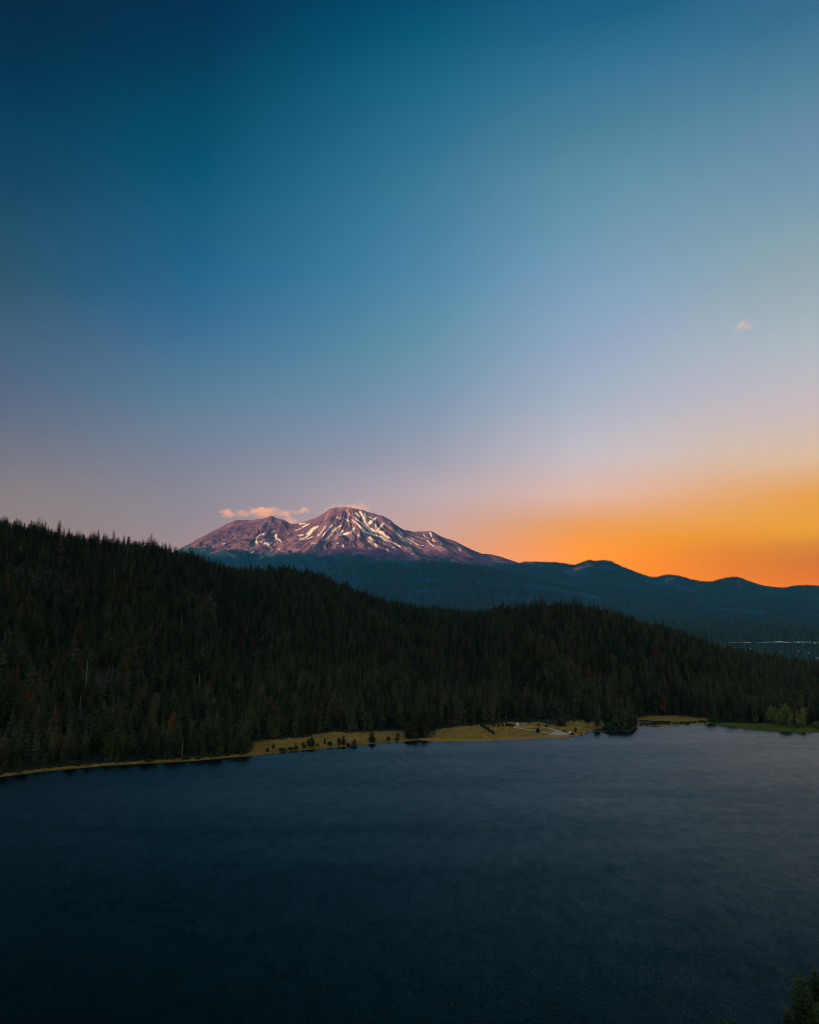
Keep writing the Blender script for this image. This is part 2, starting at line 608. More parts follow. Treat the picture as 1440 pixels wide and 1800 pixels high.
# clearings on the far shore
MEADOW_A = pix_poly([(440, 1331), (444, 1306), (470, 1302), (511, 1298), (555, 1294), (611, 1288.5), (650, 1286), (700, 1285), (712, 1290), (722, 1299), (738, 1299), (738, 1303), (700, 1306), (600, 1315), (520, 1322)])
MEADOW_B = pix_poly([(744, 1304), (752, 1296), (766, 1282), (815, 1277), (845, 1274), (870, 1275), (905, 1271), (945, 1270), (968, 1273.5), (992, 1275), (992, 1269.5), (1015, 1266), (1057, 1265), (1060, 1281), (1028, 1283), (1030, 1294), (980, 1298), (850, 1304)])
MEADOW_C = pix_poly([(1119, 1278), (1119, 1259), (1160, 1259), (1240, 1262), (1248, 1270), (1245, 1274)])
MARSH = pix_poly([(1236, 1273), (1280, 1271), (1320, 1273), (1345, 1272), (1390, 1274), (1460, 1277), (1462, 1290), (1380, 1289), (1300, 1283)])
MEADOWS = [MEADOW_A, MEADOW_B, MEADOW_C, MARSH]

ROAD_UP = [(903, 1278.6), (920, 1278.2), (945, 1277.8), (957, 1278.6), (967, 1280.4), (978, 1284), (990, 1288.6), (1000, 1291.6)]
ROAD_LO = [(903, 1278.8), (912, 1280.2), (925, 1282.2), (940, 1284.6), (952, 1287), (962, 1288.6), (972, 1289.6)]
ROAD_PAD = [(966, 1290.6), (978, 1285.5), (990, 1289.5), (1001, 1292.4), (985, 1293.6), (968, 1292.4)]

WAVE, WAVE_LEAN = 0.56, 0.15
# ------------------------------------------------------------------ materials of the setting
m = Mat('forest_floor', 0.9)
mead, marsh, sand = m.attr('meadow'), m.attr('marsh'), m.attr('sand')
soil = m.ramp(m.noise(0.05, 5), [(0.3, (0.018, 0.020, 0.011)), (0.7, (0.040, 0.034, 0.020))])
dry = m.ramp(m.noise(0.09, 6, 0.65), [(0.25, (0.25, 0.115, 0.014)), (0.5, (0.37, 0.190, 0.026)), (0.75, (0.42, 0.245, 0.042))])
dry = m.mix(m.mr(m.noise(0.022, 4), 0.52, 0.66), dry, (0.20, 0.120, 0.022))
dry = m.mix(m.mr(m.noise(0.16, 5, 0.7), 0.54, 0.66, 0, 0.75), dry, (0.075, 0.060, 0.020))
dry = m.mix(m.mr(m.noise(0.05, 4, 0.6), 0.55, 0.7, 0, 0.7), dry, (0.34, 0.235, 0.085))
wet = m.ramp(m.noise(0.12, 5, 0.7), [(0.3, (0.040, 0.050, 0.014)), (0.7, (0.120, 0.130, 0.026))])
snd = m.ramp(m.noise(0.3, 4), [(0.3, (0.36, 0.150, 0.018)), (0.7, (0.50, 0.225, 0.032))])
c = m.mix(mead, soil, dry)
c = m.mix(marsh, c, wet)
c = m.mix(sand, c, snd)
m.color(c)
m.bump(m.noise(0.9, 5), 0.5, 0.6)
M_GROUND = m.m

m = Mat('haze_tinted_forest', 0.95, 0.05)
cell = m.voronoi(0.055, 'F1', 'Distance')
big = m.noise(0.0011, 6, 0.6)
col = m.ramp(m.noise(0.02, 5, 0.75), [(0.30, (0.010, 0.046, 0.086)), (0.5, (0.019, 0.074, 0.120)), (0.72, (0.042, 0.110, 0.150))])  # blue of the distant haze is put into the forest colour
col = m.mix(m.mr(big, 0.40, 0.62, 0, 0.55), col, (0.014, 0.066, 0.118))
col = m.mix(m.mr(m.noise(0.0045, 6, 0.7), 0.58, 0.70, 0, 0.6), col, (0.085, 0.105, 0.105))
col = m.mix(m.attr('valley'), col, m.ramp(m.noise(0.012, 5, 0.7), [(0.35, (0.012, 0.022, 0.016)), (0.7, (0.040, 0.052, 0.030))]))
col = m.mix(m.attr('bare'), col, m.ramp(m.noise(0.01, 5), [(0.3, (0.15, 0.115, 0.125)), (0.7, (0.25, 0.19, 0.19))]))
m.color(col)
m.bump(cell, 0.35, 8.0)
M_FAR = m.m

m = Mat('volcanic_slope', 0.95, 0.05)
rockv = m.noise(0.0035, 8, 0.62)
rock = m.ramp(rockv, [(0.25, (0.056, 0.038, 0.092)), (0.5, (0.096, 0.064, 0.144)), (0.78, (0.155, 0.105, 0.200))])  # reddish rock, with the purple of haze and sunset mixed into its colour
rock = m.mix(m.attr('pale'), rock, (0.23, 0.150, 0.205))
forest = m.ramp(m.noise(0.022, 5, 0.75), [(0.3, (0.010, 0.046, 0.086)), (0.7, (0.028, 0.084, 0.122))])  # wooded flanks, haze painted in as blue
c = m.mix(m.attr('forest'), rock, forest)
snow = m.ramp(m.noise(0.01, 6), [(0.3, (0.56, 0.54, 0.52)), (0.7, (0.74, 0.72, 0.69))])
c = m.mix(m.attr('snow'), c, snow)
m.color(c)
m.bump(m.noise(0.012, 7, 0.6), 0.9, 22.0)
M_ROCK = m.m

m = Mat('lake_water', 0.15, 0.27)
m.b.inputs['IOR'].default_value = 1.333
m.color((0.0040, 0.0085, 0.0065))
p = m.pos()


def vec_noise(scale, stretch):
    n = m.t.nodes.new('ShaderNodeTexNoise')
    n.inputs['Scale'].default_value = scale
    n.inputs['Detail'].default_value = 4
    n.inputs['Roughness'].default_value = 0.65
    mp = m.t.nodes.new('ShaderNodeMapping')
    mp.inputs['Scale'].default_value = stretch
    m.t.links.new(p, mp.inputs[0])
    m.t.links.new(mp.outputs[0], n.inputs['Vector'])
    return n.outputs['Color']


def vmath(op, a, b):
    n = m.t.nodes.new('ShaderNodeVectorMath')
    n.operation = op
    for k, v in ((0, a), (1, b)):
        if isinstance(v, tuple):
            n.inputs[k].default_value = v
        else:
            m.t.links.new(v, n.inputs[k])
    return n.outputs[0]


patch = m.noise(0.0045, 4, 0.6, p, (0.5, 2.2, 1))
gust = m.mr(patch, 0.34, 0.66, 0.90, 1.12)
# wind ripples: facet slopes of two wave sizes, most of the visible facets leaning to the open lake
sl = vmath('ADD', vmath('MULTIPLY', vmath('SUBTRACT', vec_noise(2.8, (1, 0.6, 1)), (0.5, 0.5, 0.5)), (WAVE, WAVE, 0.0)),
           vmath('MULTIPLY', vmath('SUBTRACT', vec_noise(0.16, (1, 0.5, 1)), (0.5, 0.5, 0.5)), (WAVE * 0.20, WAVE * 0.20, 0.0)))
sl = vmath('ADD', sl, (0.0, -WAVE_LEAN, 0.0))
sl = vmath('MULTIPLY', sl, mixc(m.t, 1.0, (1, 1, 1), gust, 'MULTIPLY'))
nrm = m.t.nodes.new('ShaderNodeVectorMath')
nrm.operation = 'NORMALIZE'
m.t.links.new(vmath('ADD', sl, (0.0, 0.0, 1.0)), nrm.inputs[0])
m.t.links.new(nrm.outputs[0], m.b.inputs['Normal'])
M_WATER = m.m

M_ROAD = plain('pale_gravel', (0.50, 0.41, 0.28), 0.9, 0.18, 0.4)

# ------------------------------------------------------------------ setting: lake, ground, hills, mountain
me = mesh_from('lake', [(-3200, -400, 0), (3200, -400, 0), (3200, 1300, 0), (-3200, 1300, 0)], [(0, 1, 2, 3)], [M_WATER])
tag(obj('lake', me), kind='structure')

# hillside across the lake
fxc = np.concatenate([np.linspace(-1.55, -0.62, 60, endpoint=False), np.linspace(-0.62, 0.62, 780, endpoint=False), np.linspace(0.62, 1.55, 60)])
dr = np.concatenate([[-60, -40, -25, -15, -9, -5, -2.5, -1], np.arange(0, 30, 1.2), np.arange(30, 170, 3.0), np.geomspace(170, 3200, 95)])
FX, DR = np.meshgrid(fxc, dr)
YY = shore_Y(FX) + DR
XX = FX * YY
ZZ = near_z(XX, YY)
soft = [poly_soft(q, XX, YY) for q in MEADOWS]
mead = np.maximum(np.maximum(soft[0], soft[1]), soft[2])
shore_d = DR
strip = ((XX / YY) < 0.0) * sstep(9 + 5 * fbm(XX / 25, YY / 25, 3, 3), 5, shore_d) * (shore_d > -3)
mead = np.maximum(mead, strip * 0.75)
band = 6.5 + 3.5 * fbm(XX / 40, YY / 40, 6, 2)
in_b = ((FX > 0.012) & (FX < 0.232)).astype(float)
sandm = in_b * sstep(band + 4.5, band + 1.5, shore_d) * (shore_d > -4)
sandm = np.maximum(sandm, ((FX < 0.012) & (FX > -0.21)) * 0.55 * sstep(4.5, 2.0, shore_d) * (shore_d > -2))
me = grid_mesh('hillside', XX, YY, ZZ, [M_GROUND], {'meadow': mead, 'marsh': soft[3], 'sand': sandm})
tag(obj('hillside', me), kind='structure')

# valley and forested foothills
fxc = np.concatenate([np.linspace(-1.15, -0.30, 60, endpoint=False), np.linspace(-0.30, 0.60, 560, endpoint=False), np.linspace(0.60, 1.15, 40)])
yr = np.concatenate([np.linspace(2300, 4500, 60, endpoint=False), np.linspace(4500, 15200, 380, endpoint=False), np.linspace(15200, 18600, 14)])
FX, YY = np.meshgrid(fxc, yr)
XX = FX * YY
ZZ = far_z(XX, YY) - np.interp(YY, [2300, 2700, 4200], [30, 8, 0])
PX, PY = proj(XX, YY, ZZ)
BARE = [([(1011, 1001), (1022, 996), (1033, 990)], 4.0), ([(1030, 994), (1040, 992)], 3.5), ([(1096, 1008), (1099, 1009)], 1.6), ([(1171, 1022), (1173, 1016)], 2.2), ([(1178, 1018), (1184, 1016)], 2.0),
        ([(1296, 1020), (1301, 1028), (1304, 1036)], 3.0), ([(1228, 1028), (1238, 1029)], 1.5), ([(922, 990), (935, 991)], 1.8), ([(948, 995), (950, 993)], 2.0), ([(852, 1006), (860, 1006)], 1.0)]
bare = np.zeros_like(XX)
wob = fbm(XX / 60, YY / 90, 5, 3)
for pts, w in BARE:
    bare = np.maximum(bare, sstep(w * 1.1, w * 0.55, seg_dist(PX, PY, pts) + wob * w * 0.8))
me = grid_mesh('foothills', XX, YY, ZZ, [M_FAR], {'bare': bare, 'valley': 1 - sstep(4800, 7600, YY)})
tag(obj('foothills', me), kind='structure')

# the big volcano with its second cone
xs = np.concatenate([np.linspace(-12500, -5600, 70, endpoint=False), np.linspace(-5600, 4200, 640, endpoint=False), np.linspace(4200, 9500, 40)])
Dg = np.concatenate([np.linspace(-1700, -60, 14, endpoint=False), np.linspace(-60, 3600, 215, endpoint=False), np.linspace(3600, 7600, 50)])
XX, DD = np.meshgrid(xs, Dg[::-1])
YY = SHASTA_Y - DD
ZZ = shasta_z(XX, YY)
PX, PY = proj(XX, YY, ZZ)
z1 = lambda pts: [(320 + a / 4, 860 + b / 4) for a, b in pts]
z2 = lambda pts: [(640 + a / 4, 860 + b / 4) for a, b in pts]
SNOW = [(z1(p), w) for p, w in [
    ([(580, 312), (545, 325), (525, 345), (520, 365), (530, 375)], 10), ([(660, 325), (665, 345), (690, 360)], 15), ([(630, 305), (648, 294)], 10), ([(535, 375), (560, 365)], 5),
    ([(578, 382), (620, 373)], 10), ([(600, 392), (635, 375)], 8), ([(640, 402), (650, 390)], 6), ([(485, 450), (502, 438)], 5), ([(690, 365), (697, 374)], 6), ([(285, 385), (300, 382)], 4), ([(670, 420), (685, 422)], 4),
    ([(830, 245), (860, 240)], 9), ([(850, 265), (895, 243)], 10), ([(800, 290), (832, 278)], 5), ([(955, 260), (920, 290), (890, 325), (860, 345), (830, 350)], 13), ([(935, 265), (905, 290), (880, 315)], 11),
    ([(915, 335), (880, 350)], 8), ([(820, 325), (850, 320)], 9), ([(830, 355), (870, 358)], 5), ([(1005, 262), (985, 295), (955, 325)], 9), ([(1055, 250), (1030, 285), (1000, 310), (985, 340), (985, 360)], 5.5),
    ([(1120, 258), (1090, 270), (1060, 295), (1050, 320), (1010, 355)], 9), ([(1100, 258), (1075, 290)], 10), ([(1210, 275), (1190, 300), (1150, 315), (1105, 322)], 13), ([(1130, 290), (1110, 315)], 13),
    ([(1085, 202), (1100, 195)], 10), ([(1105, 212), (1122, 200)], 7), ([(1150, 210), (1175, 225)], 12), ([(1155, 148), (1155, 153)], 5), ([(910, 378), (937, 382)], 6), ([(1130, 393), (1136, 404)], 5), ([(1090, 378), (1097, 382)], 5),
    ([(1175, 170), (1190, 190)], 6), ([(1220, 168), (1252, 192)], 8), ([(1190, 210), (1240, 250), (1290, 300), (1340, 320), (1400, 335), (1440, 365)], 9), ([(1215, 200), (1260, 235), (1300, 270), (1330, 300)], 10),
    ([(1253, 158), (1275, 190), (1285, 230), (1310, 255)], 13), ([(1310, 255), (1340, 225), (1370, 195)], 9), ([(1340, 210), (1320, 195)], 5), ([(1280, 170), (1330, 210)], 6), ([(1360, 240), (1365, 270)], 8),
    ([(1415, 245), (1390, 270), (1370, 290), (1400, 310)], 13), ([(1350, 290), (1420, 300)], 13), ([(1320, 335), (1355, 360)], 8), ([(1355, 375), (1370, 395)], 6), ([(1240, 325), (1252, 331)], 7), ([(1385, 360), (1393, 375)], 5)]]
SNOW += [(z2(p), w) for p, w in [
    ([(5, 170), (10, 220), (25, 255)], 8), ([(25, 250), (50, 220), (90, 195)], 8), ([(0, 255), (60, 285), (120, 310)], 13), ([(80, 240), (85, 270)], 8), ([(130, 245), (110, 270), (95, 295), (140, 320)], 12),
    ([(0, 300), (60, 320), (130, 335), (190, 370), (252, 403)], 9), ([(140, 325), (175, 340)], 9), ([(35, 340), (72, 363)], 6), ([(75, 380), (90, 400)], 5), ([(30, 365), (55, 378)], 4), ([(174, 231), (178, 235)], 5),
    ([(240, 285), (275, 325)], 4), ([(230, 310), (270, 345), (330, 388)], 6.5), ([(255, 345), (280, 365)], 10), ([(300, 340), (345, 370), (387, 396)], 6.5), ([(340, 350), (350, 370)], 8), ([(420, 320), (434, 339)], 7),
    ([(465, 305), (475, 330)], 8), ([(480, 350), (496, 371)], 7), ([(445, 362), (486, 399)], 5.5), ([(540, 378), (545, 387)], 6), ([(664, 411), (681, 431)], 5.5), ([(290, 410), (298, 420)], 8), ([(285, 432), (290, 438)], 4),
    ([(200, 405), (215, 408)], 4), ([(160, 420), (176, 441)], 4), ([(105, 365), (110, 375)], 4), ([(405, 395), (415, 395)], 4), ([(530, 402), (541, 404)], 4), ([(330, 455), (360, 455)], 3)]]
snow = np.zeros_like(XX)
nz = fbm(XX / 90, YY / 140, 10, 3)
front = (DD > 5) & (DD < 5000)
for pts, w in SNOW:
    r = w * 0.128
    near = front & (PX > min(a for a, b in pts) - 6) & (PX < max(a for a, b in pts) + 6)
    v = sstep(r * 1.25 + 0.15, r * 0.55, seg_dist(PX[near], PY[near], pts) + nz[near] * (0.35 + r * 0.5))
    snow[near] = np.maximum(snow[near], v)
tl = np.interp(PX, [300, 335, 400, 450, 480, 520, 560, 600, 640, 680, 740, 780, 820, 870, 910, 1000], [952, 960, 972, 968, 972, 969, 975, 972, 978, 986, 983, 984, 988, 993, 994, 992])
ths = np.arctan2(XX - XS, DD + 800)
fing = ridged(ths * 14, DD / 9000, 2, 3) * 14 - 8 + fbm(XX / 240, YY / 240, 9, 4) * 11
forest = sstep(-2.5, 2.5, PY - tl + fing) * (DD > 0)
forest = np.where(DD < 0, 0.0, forest)
pale = np.clip(sstep(0.62, 0.86, ridged(ths * 26 + fbm(XX / 600, YY / 600, 6, 3) * 0.8, DD / 2600, 13, 3)) * 0.75 + sstep(0.15, 0.6, fbm(XX / 500, YY / 500, 14, 4)) * 0.35, 0, 0.9)
for pts, w in [(z1([(770, 420), (850, 425)]), 3.5), (z1([(910, 440), (990, 400)]), 4), (z1([(1250, 400), (1290, 370)]), 5), (z1([(1060, 430), (1120, 440)]), 3), (z1([(1200, 450), (1310, 445)]), 3), (z2([(170, 440), (330, 440)]), 5)]:
    k = sstep(w * 1.3, w * 0.5, seg_dist(PX, PY, pts) + nz * 2.0)
    forest = forest * (1 - 0.95 * k)
    pale = np.maximum(pale, k * 0.55)
me = grid_mesh('snowy_mountain', XX, YY, ZZ, [M_ROCK], {'snow': snow, 'forest': forest, 'pale': pale})
tag(obj('snowy_mountain', me), kind='structure')

# western range behind and left of the viewpoint: it keeps the lake basin out of the last sun
us, vs_ = np.meshgrid(np.linspace(-20500, 8000, 90), np.linspace(-4500, 3400, 28))
ca, sa = math.sin(SUN_AZ), math.cos(SUN_AZ)
crest = 2330 + 120 * fbm(us / 2600, us * 0 + 3.3, 5, 4) + 260 * np.exp(-((us + 7600) / 3300) ** 2)
crest = crest * np.interp(us, [-20500, -19500, 6500, 8000], [0.6, 1, 1, 0.5])
hz = crest * np.exp(-(np.abs(vs_ + 300 * fbm(us / 1500, us * 0, 2, 2)) / 2300.0) ** 1.5) + 180 * fbm(us / 900, vs_ / 900, 7, 4) * np.exp(-(vs_ / 3600) ** 2) - 40
RX = ca * 10500 + ca * vs_ - sa * us
RY = sa * 10500 + sa * vs_ + ca * us
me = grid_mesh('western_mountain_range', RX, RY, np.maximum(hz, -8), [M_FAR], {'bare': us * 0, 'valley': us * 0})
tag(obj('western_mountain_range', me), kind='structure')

# ground under everything, and the near bank below the viewpoint
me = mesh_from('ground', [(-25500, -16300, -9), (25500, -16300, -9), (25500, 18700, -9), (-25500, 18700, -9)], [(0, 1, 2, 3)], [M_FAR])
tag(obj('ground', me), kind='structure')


def bank_z(x, y):
    e = 226 + 5 * fbm(x / 40, x * 0 + 1.7, 3, 3) - np.abs(x) * 0.04
    d = e - y
    return np.where(d > 0, np.minimum(d * 0.16, 26) + 0.4 * fbm(x / 6, y / 6, 4, 3) * np.clip(d / 5, 0, 1), d * 0.15)


xg, yg = np.meshgrid(np.linspace(-900, 900, 181), np.concatenate([np.linspace(-380, 120, 30, endpoint=False), np.linspace(120, 246, 64)]))
me = grid_mesh('near_bank', xg, yg, bank_z(xg, yg), [M_GROUND], {'meadow': xg * 0, 'marsh': xg * 0, 'sand': xg * 0})
tag(obj('near_bank', me), kind='structure')


# gravel loop road in the clearing
def draped_strip(pts, half, lift):
    w = [at(*p) for p in pts]
    P = []
    for a, b in zip(w[:-1], w[1:]):
        n = max(2, int(math.hypot(b[0] - a[0], b[1] - a[1]) / 2.5))
        P += [(a[0] + (b[0] - a[0]) * k / n, a[1] + (b[1] - a[1]) * k / n) for k in range(n)]
    P.append(w[-1][:2])
    v, f = [], []
    for i, (x, y) in enumerate(P):
        x0, y0 = P[max(i - 2, 0)]
        x1, y1 = P[min(i + 2, len(P) - 1)]
        t = math.hypot(x1 - x0, y1 - y0) or 1
        nx, ny = -(y1 - y0) / t, (x1 - x0) / t
        hw = half * (1 + 0.18 * math.sin(i * 1.7) + 0.1 * math.sin(i * 3.1))
        for s in (-1, -0.33, 0.33, 1):
            X, Y = x + nx * hw * s, y + ny * hw * s
            v.append((X, Y, float(near_z(X, Y)) + lift))
        if i:
            for k in range(3):
                f.append((4 * i - 4 + k, 4 * i + k, 4 * i + k + 1, 4 * i - 3 + k))
    return v, f


v1, f1 = draped_strip(ROAD_UP, 2.6, 0.16)
v2, f2 = draped_strip(ROAD_LO, 2.4, 0.19)
pad = [at(*p) for p in ROAD_PAD]
cx, cy_ = np.mean([p[0] for p in pad]), np.mean([p[1] for p in pad])
v3, f3 = [], []
for k in range(24):
    a = k / 24 * len(pad)
    i = int(a)
    t = a - i
    q = (pad[i][0] * (1 - t) + pad[(i + 1) % len(pad)][0] * t, pad[i][1] * (1 - t) + pad[(i + 1) % len(pad)][1] * t)
    for r in (0.02, 0.35, 0.7, 1.0):
        X, Y = cx + (q[0] - cx) * r, cy_ + (q[1] - cy_) * r
        v3.append((X, Y, float(near_z(X, Y)) + 0.22))
for k in range(24):
    n = (k + 1) % 24
    for r in range(3):
        f3.append((4 * k + r, 4 * n + r, 4 * n + r + 1, 4 * k + r + 1))
o1 = len(v1)
o2 = o1 + len(v2)
me = mesh_from('gravel_road', v1 + v2 + v3, f1 + [tuple(i + o1 for i in f) for f in f2] + [tuple(i + o2 for i in f) for f in f3], [M_ROAD], True)
tag(obj('gravel_road', me), kind='structure')
ROAD_W = [[at(*p)[:2] for p in q] for q in (ROAD_UP, ROAD_LO)] + [[p[:2] for p in pad]]

# ------------------------------------------------------------------ vegetation materials
def foliage_mat(name, stops, dead=0.0):
    m = Mat(name, 0.8, 0.12)
    r = m.rnd()
    c = m.ramp(r, stops)
    if name == 'conifer_needles':      # stands of browner and greener trees
        c = m.mix(m.mr(m.noise(0.008, 3), 0.42, 0.62, 0, 0.65), c, m.mix(1.0, c, (1.05, 0.84, 0.78), 'MULTIPLY'))
        c = m.mix(m.mr(m.noise(0.013, 3, 0.6, None, (1, 1, 0.3)), 0.52, 0.66, 0, 0.6), c, m.mix(1.0, c, (0.55, 0.62, 0.60), 'MULTIPLY'))
    n = m.noise(0.6, 3)
    c = m.mix(m.mr(n, 0.35, 0.7, 0, 0.5), c, m.mix(1.0, c, (0.5, 0.5, 0.5), 'MULTIPLY'))
    m.color(c)
    return m.m


M_PINE = foliage_mat('conifer_needles', [(0.0, (0.022, 0.034, 0.013)), (0.2, (0.046, 0.060, 0.020)), (0.5, (0.070, 0.094, 0.028)), (0.75, (0.104, 0.124, 0.040)), (0.88, (0.126, 0.130, 0.050)), (0.95, (0.130, 0.104, 0.066)), (1.0, (0.24, 0.095, 0.044))])
M_PINE_NEAR = foliage_mat('near_conifer_needles', [(0.0, (0.037, 0.061, 0.022)), (1.0, (0.058, 0.085, 0.027))])
M_BROAD = foliage_mat('broad_leaves', [(0.0, (0.022, 0.037, 0.012)), (1.0, (0.043, 0.058, 0.018))])
M_WILLOW = foliage_mat('willow_leaves', [(0.0, (0.100, 0.108, 0.030)), (1.0, (0.140, 0.145, 0.046))])
M_RUST = foliage_mat('rust_needles', [(0.0, (0.351, 0.101, 0.030)), (1.0, (0.459, 0.155, 0.041))])
M_MAROON = foliage_mat('maroon_needles', [(0.0, (0.173, 0.053, 0.033)), (1.0, (0.240, 0.075, 0.039))])
M_GOLD = foliage_mat('yellowing_needles', [(0.0, (0.142, 0.128, 0.038)), (1.0, (0.176, 0.142, 0.041))])
M_BARK = plain('bark', (0.055, 0.040, 0.030), 0.9, 0.3, 2.0)
M_SNAG = plain('bleached_wood', (0.17, 0.155, 0.14), 0.9, 0.2, 2.0)
M_HAZETREE = foliage_mat('haze_blue_needles', [(0.0, (0.009, 0.040, 0.074)), (0.5, (0.018, 0.070, 0.112)), (0.9, (0.038, 0.102, 0.136)), (1.0, (0.075, 0.100, 0.100))])  # bluer conifers: foothill haze is painted into the needle colour
M_FARTREE = foliage_mat('haze_tinted_far_needles', [(0.0, (0.014, 0.034, 0.038)), (0.5, (0.028, 0.060, 0.062)), (0.9, (0.046, 0.084, 0.076)), (1.0, (0.085, 0.085, 0.062))])  # valley conifers with a slight haze blue painted into the needles


class Geo:
    def __init__(self):
        self.v, self.f = [], []

    def quad(self, a, b, c, d):
        n = len(self.v)
        self.v += [a, b, c, d]
        self.f.append((n, n + 1, n + 2, n + 3))

    def tri(self, a, b, c):
        n = len(self.v)
        self.v += [a, b, c]
        self.f.append((n, n + 1, n + 2))

    def tube(self, pts, radii, seg=6):
        n0 = len(self.v)
        for i, p in enumerate(pts):
            q = Vector(pts[min(i + 1, len(pts) - 1)]) - Vector(pts[max(i - 1, 0)])
            q.normalize()
            a = q.orthogonal().normalized()
            b = q.cross(a)
            for k in range(seg):
                t = 2 * math.pi * k / seg
                w = Vector(p) + (a * math.cos(t) + b * math.sin(t)) * radii[i]
                self.v.append(tuple(w))
        for i in range(len(pts) - 1):
            for k in range(seg):
                k2 = (k + 1) % seg
                self.f.append((n0 + i * seg + k, n0 + i * seg + k2, n0 + (i + 1) * seg + k2, n0 + (i + 1) * seg + k))

    def box(self, x0, x1, y0, y1, z0, z1):
        n = len(self.v)
        self.v += [(x, y, z) for z in (z0, z1) for x, y in ((x0, y0), (x1, y0), (x1, y1), (x0, y1))]
        for q in ((3, 2, 1, 0), (4, 5, 6, 7), (0, 1, 5, 4), (1, 2, 6, 5), (2, 3, 7, 6), (3, 0, 4, 7)):
            self.f.append(tuple(n + i for i in q))

    def mesh(self, name, mat, smooth=False):
        return mesh_from(name, self.v, self.f, [mat], smooth)


def spray(g, p, d, size, wid, rnd):
    """a flat jagged spray of needles lying along d"""
    d = Vector(d).normalized()
    side = d.cross(Vector((0, 0, 1)))
    if side.length < 0.05:
        side = Vector((1, 0, 0))
    side.normalize()
    side = (side + Vector((0, 0, rnd.uniform(-0.55, 0.55)))).normalized()
    p = Vector(p)
    a = p - d * size * 0.15
    b = p + d * size * 0.42 + side * wid * rnd.uniform(0.7, 1.2)
    c = p + d * size * rnd.uniform(0.85, 1.15) + Vector((0, 0, rnd.uniform(-0.05, 0.12) * size))
    e = p + d * size * 0.36 - side * wid * rnd.uniform(0.7, 1.2)
    g.quad(tuple(a), tuple(b), tuple(c), tuple(e))


def pine_geo(seed, H=30.0, R0=3.6, levels=17, per=7, crown0=0.12, shape=0.85, clumps=3, droop=0.3, ragged=0.3, bare=0.0):
    rnd = random.Random(seed)
    crown, trunk = Geo(), Geo()
    lean = (rnd.uniform(-0.012, 0.012) * H, rnd.uniform(-0.012, 0.012) * H)
    ax = lambda z: Vector((lean[0] * (z / H) ** 2, lean[1] * (z / H) ** 2, z))
    n = 6
    trunk.tube([tuple(ax(H * k / n * 0.985)) for k in range(n + 1)], [H * 0.0125 * (1 - k / n * 0.93) * (1.35 if k == 0 else 1) for k in range(n + 1)], 6)
    for L in range(levels):
        t = (L + rnd.uniform(-0.25, 0.25)) / levels          # 0 bottom of the crown .. 1 tip
        t = min(max(t, 0), 0.985)
        z = H * (crown0 + (1 - crown0) * t)
        r = R0 * (1 - t) ** shape * min(1, 0.55 + t * 3.0) + 0.25
        k = max(4, int(per * (0.55 + 0.6 * (1 - t))))
        a0 = rnd.uniform(0, 6.28)
        for j in range(k):
            if rnd.random() < bare:
                continue
            a = a0 + 6.283 * j / k + rnd.uniform(-0.35, 0.35)
            ln = r * rnd.uniform(1 - ragged, 1 + ragged * 0.7)
            dz = -droop * (1 - t) + 0.35 * t + rnd.uniform(-0.12, 0.12)
            out = Vector((math.cos(a), math.sin(a), dz))
            base = ax(z + rnd.uniform(-0.3, 0.3))
            for c in range(clumps):
                u = (c + 0.35) / clumps
                p = base + out * ln * u * 0.85 + Vector((0, 0, 0.10 * ln * u * u))
                sz = ln * (0.62 if clumps == 3 else 1.5 / clumps)
                w = max(0.28, ln * 0.30 * (1.15 - 0.5 * u))
                dd = Vector((out.x, out.y, out.z + 0.25 * u + rnd.uniform(-0.2, 0.2)))
                dd.rotate(__import__('mathutils').Euler((0, 0, rnd.uniform(-0.4, 0.4))))
                spray(crown, p, dd, sz, w, rnd)
                if c == 0 or rnd.random() < 0.35:
                    spray(crown, p + Vector((0, 0, -0.25 * w)), Vector((dd.x, dd.y, dd.z - 0.5)), sz * 0.8, w, rnd)
    top = ax(H)
    for j in range(5):
        a = j * 1.2566
        d = Vector((math.cos(a) * 0.18, math.sin(a) * 0.18, 1))
        spray(crown, top - Vector((0, 0, 0.055 * H)), d, 0.06 * H, 0.25, rnd)
    return trunk, crown


def snag_geo(seed, H=22.0):
    rnd = random.Random(seed)
    g = Geo()
    g.tube([(0, 0, 0), (0.1, 0, H * 0.4), (0.15, 0.1, H * 0.75), (0.1, 0.15, H)], [0.34, 0.26, 0.16, 0.05], 6)
    for k in range(16):
        z = H * rnd.uniform(0.3, 0.97)
        a = rnd.uniform(0, 6.28)
        ln = (H - z) * 0.16 + 0.5
        p0 = Vector((0.1, 0.05, z))
        p1 = p0 + Vector((math.cos(a) * ln, math.sin(a) * ln, rnd.uniform(-0.3, 0.15) * ln))
        g.tube([tuple(p0), tuple(p1)], [0.08, 0.02], 4)
    return g


